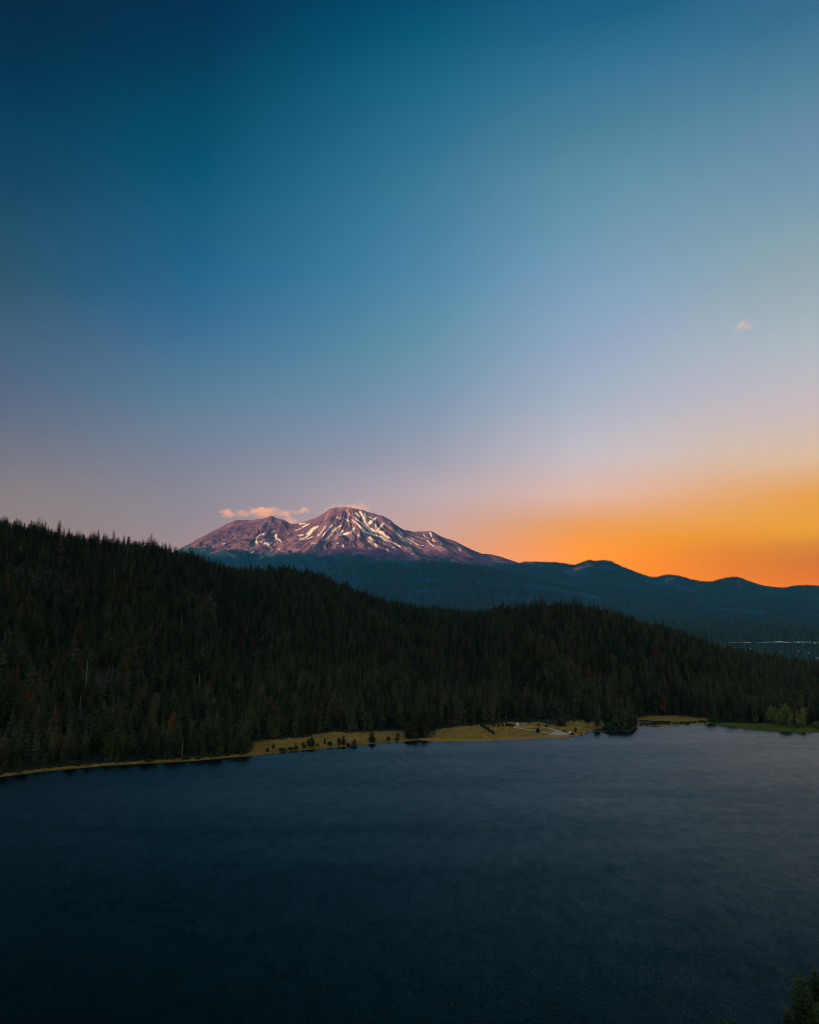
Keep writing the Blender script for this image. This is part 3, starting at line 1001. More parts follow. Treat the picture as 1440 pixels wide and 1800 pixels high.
def bush_geo(seed, rx=1.0, rz=1.0, lobes=9, leaves=70, leaf=0.16, trunk_h=0.25):
    """unit sized rounded bush: leaf faces gathered in uneven clumps on a few stems"""
    rnd = random.Random(seed)
    crown, trunk = Geo(), Geo()
    cs = []
    for k in range(lobes):
        a = 6.283 * k / lobes * 1.618 + rnd.uniform(-0.4, 0.4)
        rr = rx * 0.62 * math.sqrt(rnd.random())
        zz = rz * (trunk_h + (1 - trunk_h) * rnd.uniform(0.15, 0.78))
        sc = 1 - 0.45 * (zz / rz) ** 2
        cs.append((Vector((math.cos(a) * rr * sc, math.sin(a) * rr * sc, zz)), rx * rnd.uniform(0.17, 0.36)))
    for c, r in cs:
        trunk.tube([(0, 0, -0.03), tuple(c * 0.5 + Vector((0, 0, -0.02))), tuple(c)], [0.05 * rx, 0.03 * rx, 0.012 * rx], 5)
        for i in range(leaves):
            d = Vector((rnd.gauss(0, 1), rnd.gauss(0, 1), rnd.gauss(0, 1))).normalized()
            p = c + d * r * rnd.uniform(0.45, 1.12)
            p.z = max(p.z, 0.02)
            n = (d + Vector((rnd.gauss(0, .5), rnd.gauss(0, .5), rnd.gauss(0, .5)))).normalized()
            u = n.orthogonal().normalized()
            w = n.cross(u)
            s = leaf * rx * rnd.uniform(0.6, 1.2)
            crown.quad(tuple(p - u * s), tuple(p + w * s * 0.6), tuple(p + u * s), tuple(p - w * s * 0.6))
    return trunk, crown


PINE_PAR = [dict(R0=4.3, levels=19, shape=0.62, per=8), dict(R0=3.7, levels=19, shape=0.55, per=7), dict(R0=4.7, levels=18, shape=0.70, droop=0.4, per=8), dict(R0=4.2, levels=16, shape=0.45, crown0=0.2, ragged=0.45),
            dict(R0=3.4, levels=18, shape=0.52, per=7, ragged=0.4), dict(R0=5.0, levels=16, shape=0.55, crown0=0.18, droop=0.15, ragged=0.4, per=8), dict(R0=4.2, levels=20, shape=0.66, per=8), dict(R0=4.1, levels=15, shape=0.42, crown0=0.28, ragged=0.5, droop=0.05)]
PINES = []
for k, par in enumerate(PINE_PAR):
    t, c = pine_geo(100 + k, **par)
    PINES.append((t, c, t.mesh('trunk', M_BARK), c.mesh('crown', M_PINE)))


def joined(name, parts):
    v, f, mi, mats = [], [], [], []
    for g, mt in parts:
        o = len(v)
        v += g.v
        f += [tuple(i + o for i in q) for q in g.f]
        mi += [len(mats)] * len(g.f)
        mats.append(mt)
    return mesh_from(name, v, f, mats, False, mi)


def form_collection(name, meshes):
    col = bpy.data.collections.new(name)
    for k, me in enumerate(meshes):
        col.objects.link(bpy.data.objects.new('%s_%02d' % (name, k), me))
    return col


def scatter(name, P, S, RZ, IDX, col):
    me = bpy.data.meshes.new(name)
    n = len(P)
    me.vertices.add(n)
    me.vertices.foreach_set('co', np.asarray(P, np.float32).ravel())
    a = me.attributes.new('size', 'FLOAT_VECTOR', 'POINT')
    a.data.foreach_set('vector', np.asarray(S, np.float32).ravel())
    a = me.attributes.new('turn', 'FLOAT_VECTOR', 'POINT')
    T = np.zeros((n, 3), np.float32)
    T[:, 2] = RZ
    a.data.foreach_set('vector', T.ravel())
    a = me.attributes.new('form', 'INT', 'POINT')
    a.data.foreach_set('value', np.asarray(IDX, np.int32))
    o = obj(name, me)
    ng = bpy.data.node_groups.new(name, 'GeometryNodeTree')
    ng.interface.new_socket('Geometry', in_out='INPUT', socket_type='NodeSocketGeometry')
    ng.interface.new_socket('Geometry', in_out='OUTPUT', socket_type='NodeSocketGeometry')
    N = ng.nodes.new
    gi, go, ip, ci = N('NodeGroupInput'), N('NodeGroupOutput'), N('GeometryNodeInstanceOnPoints'), N('GeometryNodeCollectionInfo')
    ci.inputs[0].default_value = col
    ci.inputs['Separate Children'].default_value = True
    ci.inputs['Reset Children'].default_value = True
    ip.inputs['Pick Instance'].default_value = True

    def named(nm, ty):
        q = N('GeometryNodeInputNamedAttribute')
        q.data_type = ty
        q.inputs[0].default_value = nm
        return [s for s in q.outputs if s.enabled and s.name == 'Attribute'][0]
    L = ng.links.new
    L(gi.outputs[0], ip.inputs['Points'])
    L(ci.outputs[0], ip.inputs['Instance'])
    L(named('form', 'INT'), ip.inputs['Instance Index'])
    L(named('turn', 'FLOAT_VECTOR'), ip.inputs['Rotation'])
    L(named('size', 'FLOAT_VECTOR'), ip.inputs['Scale'])
    L(ip.outputs[0], go.inputs[0])
    md = o.modifiers.new('scatter', 'NODES')
    md.node_group = ng
    return o


# ------------------------------------------------------------------ the forest on the hillside
SP_T = 8.6
gx, gy = np.meshgrid(np.arange(-1750, 1750, SP_T), np.arange(560, 2500, SP_T))
gx = gx.ravel() + rng.uniform(-0.48, 0.48, gx.size) * SP_T
gy = gy.ravel() + rng.uniform(-0.48, 0.48, gy.size) * SP_T
fx = gx / gy
keep = (np.abs(fx) < 0.74) & (gy > shore_Y(fx) + 7) & (gy < ridge_Y(fx) + 160)
gx, gy, fx = gx[keep], gy[keep], fx[keep]
openm = np.zeros(gx.shape, bool)
for q in MEADOWS:
    openm |= poly_soft(q, gx, gy) > 0.5
    openm |= inside(q, gx, gy)
dn = fbm(gx / 120, gy / 120, 3, 3)
fx_lo, fx_hi = 0.60, 0.70
keep = ~openm & (rng.random(gx.size) < 0.88 + 0.55 * dn)
gx, gy, fx = gx[keep], gy[keep], fx[keep]
gz = near_z(gx, gy) - 0.3
ok = gz > 0.3
gx, gy, gz, fx = gx[ok], gy[ok], gz[ok], fx[ok]
sfrac = (gy - shore_Y(fx)) / (ridge_Y(fx) - shore_Y(fx))
hh = np.where(rng.random(gx.size) < 0.22, 0.62, 1.0) * np.clip(rng.normal(28, 6.5, gx.size) + 3.0 * dn[keep][ok] - 4.0 * np.clip(sfrac, 0, 1), 11, 41)
ww = hh / 30 * rng.uniform(0.85, 1.2, gx.size) * np.clip(1.12 - 0.1 * (hh / 30), 0.9, 1.15)
ff = rng.integers(0, 8, gx.size)
snagm = (rng.random(gx.size) < 0.03) & (sfrac < 0.93)
ff = np.where(snagm, 8 + rng.integers(0, 2, gx.size), ff)
tp, tq = proj(gx, gy, gz + hh)
bp, bq = proj(gx, gy, gz)
rz = rng.uniform(0, 6.28, gx.size)

# the front ranks along the shore, which show largest, are trees of their own
inframe = (tp > 2) & (tp < 1438) & (ff < 8)
binw = 7.0
bins = (bp / binw).astype(int)
order = np.argsort(gy)
rank = np.full(gx.size, 99)
cnt = {}
for i in order:
    if not inframe[i]:
        continue
    b = bins[i]
    rank[i] = cnt.get(b, 0)
    cnt[b] = rank[i] + 1
size_px = bq - tq
score = np.where(rank == 0, size_px, np.where(rank == 1, size_px * 0.62, 0))
score[~inframe] = 0
pick = np.argsort(-score)[:262]
single = np.zeros(gx.size, bool)
single[pick] = score[pick] > 0

SNAGS = [snag_geo(5), snag_geo(6)]
forms = [joined('pine_form', [(t, M_BARK), (c, M_PINE)]) for t, c, _, _ in PINES] + [g.mesh('snag_form', M_SNAG) for g in SNAGS]
col_pine = form_collection('conifer_form', forms)
#KEEP_OUT_SPECIAL
SPECIAL_XY = []


def pine_thing(name, x, y, z, h, w, k, label, cat='tree', group=None, crown_mat=None, turn=None, meshes=None):
    o = empty(name, (x, y, z), random.uniform(0, 6.28) if turn is None else turn, (w, w, h / 30.0))
    tm, cm = meshes if meshes else PINES[k][2:]
    if crown_mat is not None:
        key = cm.name + crown_mat.name
        if key not in RECOL:
            c2 = cm.copy()
            c2.materials.clear()
            c2.materials.append(crown_mat)
            RECOL[key] = c2
        cm = RECOL[key]
    obj('trunk', tm, o)
    obj('crown', cm, o)
    tag(o, label, cat, group)
    return o


RECOL = {}
# trees that stand out by colour: (tip px, base py, height px, width factor, material, label)
ODD = [
    (303, 1297, 42, 1.25, M_RUST, 'bright rust orange dead conifer near the shore on the dark slope'),
    (153, 1247, 20, 0.95, M_RUST, 'small rust red conifer high on the slope at the far left'),
    (247, 1162, 20, 0.9, M_MAROON, 'dull red brown conifer in the middle of the left hill'),
    (190, 1187, 17, 0.8, M_RUST, 'thin orange brown conifer above the small rust red one'),
    (420, 1250, 24, 0.8, M_MAROON, 'dark red conifer on the slope above the round shoreline tree'),
    (488, 1176, 20, 0.9, M_MAROON, 'maroon brown conifer high above the first meadow'),
    (727, 1130, 17, 1.0, M_GOLD, 'yellow brown conifer alone in the middle of the saddle'),
    (807, 1182, 22, 0.95, M_RUST, 'orange conifer below the saddle between the two hills'),
    (1036, 1203, 26, 1.1, M_RUST, 'leftmost of the rust orange conifers on the right hill'),
    (1047, 1203, 30, 1.0, M_GOLD, 'yellow brown conifer between two rust orange ones on the right hill'),
    (1057, 1200, 22, 0.95, M_RUST, 'rightmost of the rust orange conifers on the right hill'),
    (1008, 1152, 20, 1.1, M_MAROON, 'dull maroon conifer high on the right hill'),
    (1155, 1158, 16, 1.1, M_MAROON, 'brownish red conifer on the right shoulder of the right hill'),
    (784, 1262, 36, 1.3, M_GOLD, 'olive yellow conifer at the forest edge beside the second meadow'),
]
blocked = np.zeros(gx.size, bool)
for (px, py, hp, wf, mt, lab) in ODD:
    x, y, z = at(px, py)
    dep = y * CP + (z - CAM_H) * SP
    h = hp * dep / F * 1.15
    SPECIAL_XY.append((x, y))
    # trees in front that would hide it give way
    blocked |= (np.abs(gx - x * gy / y) < 4.5) & (gy < y + 5) & (gy > y - 60)
    pine_thing('conifer', x, y, z - 0.3, h, max(h / 30 * wf * 1.25, 0.5), random.randrange(0, 7), lab, 'tree', crown_mat=mt)

single &= ~blocked
FRONT = [(90, 'at the far left end of the shore', 'conifers at the edge of the left slope'), (190, 'midway along the left shore', 'conifers at the edge of the left slope'),
         (285, 'just left of the rust orange dead tree', 'conifers at the edge of the left slope'), (345, 'around the rust orange dead tree', 'conifers at the edge of the left slope'),
         (445, 'behind the large round shoreline tree', 'conifers at the edge of the left slope'), (540, 'behind the first dry meadow, left third', 'conifers behind the first meadow'),
         (640, 'behind the first dry meadow, middle', 'conifers behind the first meadow'), (748, 'behind the first dry meadow, right end', 'conifers behind the first meadow'),
         (850, 'behind the left part of the second meadow', 'conifers behind the loop road meadow'), (950, 'behind the hut and the gravel loop', 'conifers behind the loop road meadow'),
         (1065, 'behind the boathouse meadow', 'conifers behind the loop road meadow'), (1125, 'behind the dark waterside clump', 'conifers behind the dry strip'),
         (1250, 'behind the narrow dry grassy strip', 'conifers behind the dry strip'), (1345, 'between dry strip and willows', 'conifers behind the marsh'), (9999, 'behind the pale olive willows', 'conifers behind the marsh')]
ids = np.nonzero(single)[0]
for i in ids:
    px = bp[i]
    size = 'short' if hh[i] < 21 else ('very tall' if hh[i] > 31 else 'tall')
    for lim, where, grp in FRONT:
        if px < lim:
            break
    lab = size + ' dark conifer in the forest edge ' + where
    pine_thing('pine_tree', gx[i], gy[i], gz[i], hh[i], ww[i], int(ff[i]), lab, 'tree', grp, turn=rz[i])
rest = ~single & ~blocked
P = np.stack([gx, gy, gz], -1)[rest]
S = np.stack([ww, ww, np.where(ff < 8, hh / 30.0, hh / 27.0)], -1)[rest]
o = scatter('forest', P, S, rz[rest], ff[rest], col_pine)
tag(o, 'dense dark conifer forest covering both hills above the lake', 'forest', kind='stuff')

# taller trees breaking the left skyline
for (px, tip, wpx, lab) in [(267, 936, 9, 'tallest conifer breaking the skyline of the left hill'), (272, 946, 11, 'conifer just right of the tallest one on the left skyline'), (252, 948, 10, 'conifer on the left skyline just left of the tallest one'),
                            (70, 909, 10, 'pointed conifer near the left end of the skyline'), (105, 914, 10, 'narrow tall conifer on the far left skyline'), (227, 942, 9, 'slim conifer on the skyline left of the tall group'), (188, 938, 11, 'bushy conifer rising from the left skyline'),
                            (442, 990, 9, 'conifer in front of the lower flank of the volcano'), (8, 906, 10, 'conifer at the left edge of the picture on the skyline')]:
    dx, dy, dz = pix_dir(px, tip)
    fxx = dx / dy
    y = float(ridge_Y(fxx)) - 6
    x = fxx * y
    z = float(near_z(x, y)) - 0.3
    h = CAM_H + dz / dy * y - z
    pine_thing('pine_tree', x, y, z, h, wpx * y / F / 7.4, random.choice([1, 3, 4, 6]), lab, 'tree')

# ------------------------------------------------------------------ valley forest, farther off
fargeo = []
for s in range(4):
    rnd = random.Random(40 + s)
    g = Geo()
    seg = 7
    for (z0, z1, r) in ((1.5, 12, 4.2), (7, 19, 3.3), (13, 26, 2.1)):
        ang = [6.283 * k / seg + rnd.uniform(-.3, .3) for k in range(seg)]
        rr = [r * rnd.uniform(0.6, 1.25) for k in range(seg)]
        zz = [z0 + rnd.uniform(-1, 1.5) for k in range(seg)]
        for k in range(seg):
            k2 = (k + 1) % seg
            g.tri((math.cos(ang[k]) * rr[k], math.sin(ang[k]) * rr[k], zz[k]), (math.cos(ang[k2]) * rr[k2], math.sin(ang[k2]) * rr[k2], zz[k2]), (0, 0, z1))
    fargeo.append(g)
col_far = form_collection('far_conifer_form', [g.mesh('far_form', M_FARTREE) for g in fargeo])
col_slope = form_collection('slope_conifer_form', [g.mesh('slope_form', M_HAZETREE) for g in fargeo])
N = 290000
fxr = rng.uniform(-0.22, 0.60, N)
yrr = np.sqrt(rng.uniform(2300 ** 2, 13300 ** 2, N))
x = fxr * yrr
dn = fbm(x / 350, yrr / 350, 7, 4)
clear = fbm(x / 700 + 9, yrr / 420, 12, 4)
keep = (rng.random(N) < np.clip(0.85 + dn * 0.9, 0.15, 1)) & (clear < 0.30) & (rng.random(N) < 1 - 0.35 * sstep(10500, 13000, yrr))
TOWN_Y = 4500.0
keep &= ~((fxr > 0.405) & (fxr < 0.60) & (np.abs(yrr - TOWN_Y + 75) < 115))
x, y = x[keep], yrr[keep]
z = far_z(x, y) - np.interp(y, [2300, 2700, 4200], [30, 8, 0]) - 0.5
z = np.maximum(z, np.where(y < 4400, near_z(x, y), -100)) - 0.3
s = rng.uniform(0.55, 1.15, x.size) * np.interp(y, [2300, 6000, 12000], [0.95, 1.0, 1.15])
# keep the sight lines to the town free
Q = np.stack([x, y, z], -1)
S = np.stack([s * 1.05, s * 1.05, s * rng.uniform(0.85, 1.15, x.size)], -1)
RZ, FI = rng.uniform(0, 6.28, x.size), rng.integers(0, 4, x.size)
up = rng.random(x.size) < sstep(5200, 8200, y)
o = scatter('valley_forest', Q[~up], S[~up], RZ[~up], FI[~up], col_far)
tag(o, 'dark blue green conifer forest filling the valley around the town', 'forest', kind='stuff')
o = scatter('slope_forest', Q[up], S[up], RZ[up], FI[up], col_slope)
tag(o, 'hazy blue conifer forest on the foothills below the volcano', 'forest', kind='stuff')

# ------------------------------------------------------------------ meadow conifers, shoreline shrubs, willows
BUSH = [bush_geo(60 + k, lobes=12 + k, leaves=75, leaf=0.11) for k in range(4)]
BUSH_ME = [(t.mesh('stem', M_BARK), c.mesh('foliage', M_BROAD)) for t, c in BUSH]
WILL = [bush_geo(80 + k, lobes=16, leaves=80, leaf=0.10, trunk_h=0.2) for k in range(3)]
WILL_ME = [(t.mesh('stem', M_BARK), c.mesh('foliage', M_WILLOW)) for t, c in WILL]


def on_ground(px, py):
    x, y, z = at(px, py)
    return x, y, z, (y * CP + (z - CAM_H) * SP) / F


LONE = [(480.5, 1316, 11, 6, 'small dark conifer at the left end of the first meadow'), (520, 1318.5, 15, 7, 'dark conifer on the shore of the first meadow left of the big shrub'), (571, 1308, 11, 5, 'small narrow conifer in the middle of the first meadow'),
        (558, 1312, 7, 4, 'tiny conifer beside the broad shrub on the first meadow'), (604, 1310, 20, 8, 'tall pointed conifer on the first meadow near the water'), (623, 1313, 16, 11, 'rounded conifer standing at the water on the first meadow'),
        (654, 1306.5, 24, 14, 'largest lone conifer on the first meadow'), (700, 1296, 9, 6, 'small conifer at the right end of the first meadow'), (718, 1300, 30, 17, 'bushy conifer at the water between the two meadows'),
        (745, 1295, 40, 16, 'tall green conifer at the left corner of the second meadow'), (728, 1296, 26, 12, 'dark conifer between the bushy and the tall green conifers'), (735, 1291, 34, 13, 'dark conifer just behind the tall green corner conifer'),
        (946, 1287.5, 9, 8, 'round dark conifer between the two arms of the gravel loop'), (947, 1277, 6, 5, 'small conifer just above the gravel loop'), (961, 1278, 6, 6, 'small conifer above the bend of the gravel loop'),
        (985, 1277, 15, 14, 'broad dark conifer at the forest corner above the boathouse'), (1009, 1269, 6, 5, 'small conifer at the upper edge of the third meadow patch'), (991, 1277, 12, 8, 'short dark conifer leaning against the broad corner conifer'),
        (763, 1291, 6, 5, 'reddish brown little conifer on the left edge of the second meadow')]
for i, (px, py, hp, wp, lab) in enumerate(LONE):
    x, y, z, u = on_ground(px, py)
    pine_thing('conifer', x, y, z - 0.2, hp * u, wp * u / 7.4, [0, 2, 6, 5][i % 4], lab, 'tree', 'lone conifers on the meadows', crown_mat=M_MAROON if 'reddish' in lab else None)


def bush_thing(name, px, py, wp, hp, lab, group=None, meshes=BUSH_ME, k=0, cat='shrub'):
    x, y, z, u = on_ground(px, py)
    o = empty(name, (x, y, z - 0.15), random.uniform(0, 6.28), (wp * u / 1.75, wp * u / 1.75, hp * u))
    t, c = meshes[k % len(meshes)]
    obj('stem', t, o)
    obj('foliage', c, o)
    return tag(o, lab, cat, group)


bush_thing('round_tree', 424, 1326, 34, 35, 'large round dark broadleaf tree at the water where the first meadow begins', k=1, cat='tree')
bush_thing('round_tree', 408, 1327, 22, 24, 'smaller rounded tree leaning on the large round shoreline tree', k=2, cat='tree')
for i, (px, py, wp, hp, lab) in enumerate([
        (546, 1315, 21, 17, 'broad dark green shrub on the shore of the first meadow'), (580, 1313, 11, 10, 'low rounded shrub right of the tiny conifers on the first meadow'), (597, 1312, 11, 13, 'green shrub at the foot of the tall pointed meadow conifer'),
        (612, 1312, 8, 6, 'small shrub between the pointed and the rounded meadow conifers'), (497, 1322, 18, 7, 'low shrubs trailing along the shore at the left of the first meadow'), (511, 1320, 14, 8, 'shoreline shrub beside the left meadow conifer'),
        (470, 1323, 9, 7, 'small shrub near the left end of the first meadow shore'), (534, 1317, 10, 10, 'shrub joining the broad dark one on its left'), (683, 1303, 10, 8, 'grey green shrub at the shore right of the largest meadow conifer'),
        (698, 1303, 12, 7, 'low dark shrub on the shore near the end of the first meadow'), (731, 1299, 14, 11, 'pale shrub at the water between the two meadows'), (1069, 1286.5, 22, 15, 'pale grey green shrub at the water beside the dark round trees'),
        (1012, 1287, 7, 8, 'bright green shrub between the boathouse and the rust shed'), (992, 1286, 8, 4, 'low dark shrub above the boathouse')]):
    bush_thing('shrub', px, py, wp, hp, lab, 'shrubs along the far shore', k=i)
for i in range(7):
    t = i / 6
    bush_thing('shrub', 846 + 22 * t + (i % 2), 1277.5 + 14.5 * t, 7, 6.5, 'dark shrub in the diagonal hedge row across the second meadow', 'diagonal hedge row', k=i)
for i, px in enumerate((868, 877, 884, 891, 896, 901)):
    bush_thing('shrub', px, 1277.5 + 0.4 * (i % 2), 7.5, 7 - (i % 3) * 0.7, 'dark shrub in the row left of the pale hut', 'shrub row by the hut', k=i + 1)
for i, (px, py, wp, hp, lab) in enumerate([(1096, 1283.5, 30, 38, 'tall dark round tree of the waterside clump, the middle one'), (1082, 1283, 22, 28, 'left tree of the dark waterside clump'), (1110, 1282.5, 20, 30, 'right tree of the dark waterside clump')]):
    bush_thing('round_tree', px, py, wp, hp, lab, 'dark waterside clump', k=i + 1, cat='tree')
for i in range(22):
    px = 1128 + i * 5.6 + random.uniform(-1.5, 1.5)
    bush_thing('shrub', px, float(np.interp(px, [1120, 1195, 1245], [1276, 1275, 1271.5])) - random.uniform(0.3, 2.2), random.uniform(5, 10), random.uniform(3, 6.5), 'low green shrub in the waterside line below the dry grassy strip', 'shrubs below the dry strip', k=i)
for i, (px, py, wp, hp, lab) in enumerate([(1357, 1274, 30, 28, 'pale olive willow, leftmost of the willow group by the marsh'), (1386, 1280, 34, 36, 'largest pale olive willow in the group by the marsh'), (1411, 1281, 26, 31, 'pale olive willow right of the largest one'),
                                           (1372, 1277, 20, 22, 'smaller olive willow between the left and the largest willow'), (1437, 1282, 18, 13, 'low olive willow at the right edge of the picture'), (1330, 1271.5, 14, 12, 'small olive shrub left of the willow group')]):
    bush_thing('willow', px, py, wp, hp, lab, 'willows by the marsh', WILL_ME, i, 'tree')
for i in range(9):
    bush_thing('shrub', 1252 + i * 8 + random.uniform(-2, 2), 1271 + random.uniform(-1, 0.5), random.uniform(7, 13), random.uniform(5, 10), 'dark shrub at the forest foot left of the willows', 'shrubs left of the willows', k=i)

for i in range(26):
    px = 6 + i * 16.5 + random.uniform(-6, 6)
    py = float(np.interp(px, [a for a, b in SHORE_PIX], [b for a, b in SHORE_PIX])) - random.uniform(1.5, 4.5)
    bush_thing('shrub', px, py, random.uniform(6, 14), random.uniform(4, 10), 'low dark shrub on the narrow grassy bank below the left hill', 'shrubs on the left bank', k=i)

# marsh grass and dry tufts
tuft = []
for s, mt in ((1, plain('marsh_blades', (0.115, 0.14, 0.022), 0.8, 0.25, 0.6)), (2, plain('straw_blades', (0.34, 0.20, 0.045), 0.85, 0.35, 0.12))):
    rnd = random.Random(s)
    g = Geo()
    for k in range(9):
        a = rnd.uniform(0, 6.28)
        r = rnd.uniform(0, 0.5)
        bx, by = math.cos(a) * r, math.sin(a) * r
        w = rnd.uniform(0.05, 0.12)
        g.tri((bx - w, by, -0.05), (bx + w, by + w, -0.05), (bx + rnd.uniform(-.35, .35), by + rnd.uniform(-.35, .35), rnd.uniform(0.5, 1.1)))
    tuft.append(g.mesh('tuft', mt))
col_tuft = form_collection('tuft_form', tuft)


def fill(polys, n):
    out = []
    for q in polys:
        xs_, ys_ = [a for a, b in q], [b for a, b in q]
        x = rng.uniform(min(xs_), max(xs_), n)
        y = rng.uniform(min(ys_), max(ys_), n)
        k = inside(q, x, y)
        out.append(np.stack([x[k], y[k]], -1))
    return np.concatenate(out)


q = fill([MARSH], 16000)
z = near_z(q[:, 0], q[:, 1])
k = z > 0.02
q, z = q[k], z[k]
s = rng.uniform(0.8, 2.0, len(q))
o = scatter('marsh_grass', np.column_stack([q, z]), np.stack([s * 1.3, s * 1.3, s * 0.8], -1), rng.uniform(0, 6.28, len(q)), np.zeros(len(q)), col_tuft)
tag(o, 'bright green marsh grass along the water by the willows', 'grass', kind='stuff')
q = fill([MEADOW_A, MEADOW_B, MEADOW_C], 16000)
z = near_z(q[:, 0], q[:, 1])
rd = np.full(len(q), 1e9)
for rp in ROAD_W:
    rd = np.minimum(rd, seg_dist(q[:, 0], q[:, 1], rp))
k = (z > 0.75) & (rd > 5)
q, z = q[k], z[k]
fs = rng.uniform(-0.62, 0.0, 9000)
ys = shore_Y(fs) + rng.uniform(0.8, 10.0, 9000) * rng.uniform(0.3, 1.0, 9000)
q2 = np.stack([fs * ys, ys], -1)
q, z = np.concatenate([q, q2]), np.concatenate([z, near_z(q2[:, 0], q2[:, 1])])
s = rng.uniform(0.35, 1.15, len(q))
o = scatter('dry_grass', np.column_stack([q, z]), np.stack([s * 1.2, s * 1.2, s], -1), rng.uniform(0, 6.28, len(q)), np.ones(len(q)), col_tuft)
tag(o, 'dry straw coloured grass of the clearings by the lake', 'grass', kind='stuff')


# ------------------------------------------------------------------ small buildings
def gable(name, x, y, z, w, d, h, rise, rz, wall_m, roof_m, door_m, lab, cat, group=None, eave=0.35, open_front=False, window=True):
    """gable faces local -y"""
    o = empty(name, (x, y, z), rz)
    tag(o, lab, cat, group)
    g = Geo()
    if open_front:
        t = 0.18
        g.box(-w / 2, -w / 2 + t, -d / 2, d / 2, -0.6, h)
        g.box(w / 2 - t, w / 2, -d / 2, d / 2, -0.6, h)
        g.box(-w / 2 + t, w / 2 - t, d / 2 - t, d / 2, -0.6, h)
        n = len(g.v)
        g.v += [(-w / 2, -d / 2 + 0.02, h), (w / 2, -d / 2 + 0.02, h), (0, -d / 2 + 0.02, h + rise), (-w / 2, d / 2 - 0.02, h), (w / 2, d / 2 - 0.02, h), (0, d / 2 - 0.02, h + rise)]
        g.f += [(n, n + 1, n + 2), (n + 4, n + 3, n + 5)]
    else:
        n = len(g.v)
        g.v += [(-w / 2, -d / 2, -0.6), (w / 2, -d / 2, -0.6), (w / 2, d / 2, -0.6), (-w / 2, d / 2, -0.6), (-w / 2, -d / 2, h), (w / 2, -d / 2, h), (w / 2, d / 2, h), (-w / 2, d / 2, h), (0, -d / 2, h + rise), (0, d / 2, h + rise)]
        g.f += [(n, n + 1, n + 5, n + 8, n + 4), (n + 2, n + 3, n + 7, n + 9, n + 6), (n + 1, n + 2, n + 6, n + 5), (n + 3, n, n + 4, n + 7)]
    obj('wall', g.mesh('wall', wall_m), o)
    g = Geo()
    for s in (-1, 1):
        ex = w / 2 + eave
        ez = h - rise * eave / (w / 2)
        t = 0.16
        a, b = (s * ex, -d / 2 - eave, ez), (s * ex, d / 2 + eave, ez)
        c_, e = (0, d / 2 + eave, h + rise), (0, -d / 2 - eave, h + rise)
        up = lambda p: (p[0], p[1], p[2] + t)
        n = len(g.v)
        g.v += [a, b, c_, e, up(a), up(b), up(c_), up(e)]
        g.f += [tuple(n + i for i in q) for q in ((4, 5, 6, 7), (0, 3, 2, 1), (0, 1, 5, 4), (0, 4, 7, 3), (1, 2, 6, 5))]
    obj('roof', g.mesh('roof', roof_m), o)
    g = Geo()
    if not open_front:
        g.box(-w * 0.16, w * 0.16, -d / 2 - 0.06, -d / 2 + 0.02, -0.05, min(2.2, h * 0.85))
        obj('door', g.mesh('door', door_m), o)
    if window and not open_front:
        for s in (-1, 1):
            g = Geo()
            g.box(s * w * 0.33 - w * 0.09, s * w * 0.33 + w * 0.09, -d / 2 - 0.05, -d / 2 + 0.02, h * 0.4, h * 0.75)
            obj('window', g.mesh('window', M_GLASS), o)
    return o


M_WHITE = plain('white_metal_roof', (0.80, 0.80, 0.78), 0.45, 0.05, 0.8)
M_PALE = plain('pale_paint', (0.76, 0.73, 0.64), 0.7, 0.06, 0.6)
M_DIM = plain('weathered_paint', (0.30, 0.29, 0.26), 0.7, 0.1, 0.5)
M_DARKW = plain('dark_timber', (0.045, 0.035, 0.028), 0.85, 0.2, 1.2)
M_RUSTY = plain('rust_red_boards', (0.26, 0.10, 0.052), 0.85, 0.2, 0.9)
M_TANROOF = plain('tan_shingles', (0.34, 0.19, 0.11), 0.85, 0.2, 0.9)
m = Mat('dark_glass', 0.08, 0.5)
m.color((0.01, 0.012, 0.015))
M_GLASS = m.m

x, y, z, u = on_ground(1004.5, 1291.5)
gable('boathouse', x, y, z, 8 * u, 7 * u, 2.6 * u, 2.4 * u, 0.12, M_DARKW, M_WHITE, M_DARKW, 'small dark boathouse with white gable roof at the water by the gravel pad', 'boathouse', open_front=True, eave=0.7)
x, y, z, u = on_ground(1020.5, 1290.5)
gable('lakeside_shed', x, y, max(z, 0.3), 6.5 * u, 5 * u, 3.6 * u, 1.1 * u, 0.0, M_RUSTY, M_TANROOF, M_DARKW, 'rust brown shed on the point right of the white roofed boathouse', 'shed', eave=0.3, window=False)
x, y, z, u = on_ground(910, 1275.5)
gable('hut', x, y, z, 3.6 * u, 3 * u, 4.0 * u, 1.0 * u, 0.2, M_PALE, M_WHITE, M_DARKW, 'little pale hut at the forest edge where the gravel loop begins', 'hut', eave=0.2, window=False)

# pale long buildings of the distant town, and houses in the trees before it
def far_ground(px, py, y0, y1):
    f = lambda X, Y: np.maximum(far_z(X, Y) - np.interp(Y, [2300, 2700, 4200], [30, 8, 0]), near_z(X, Y))
    return at(px, py, f, y0, y1)


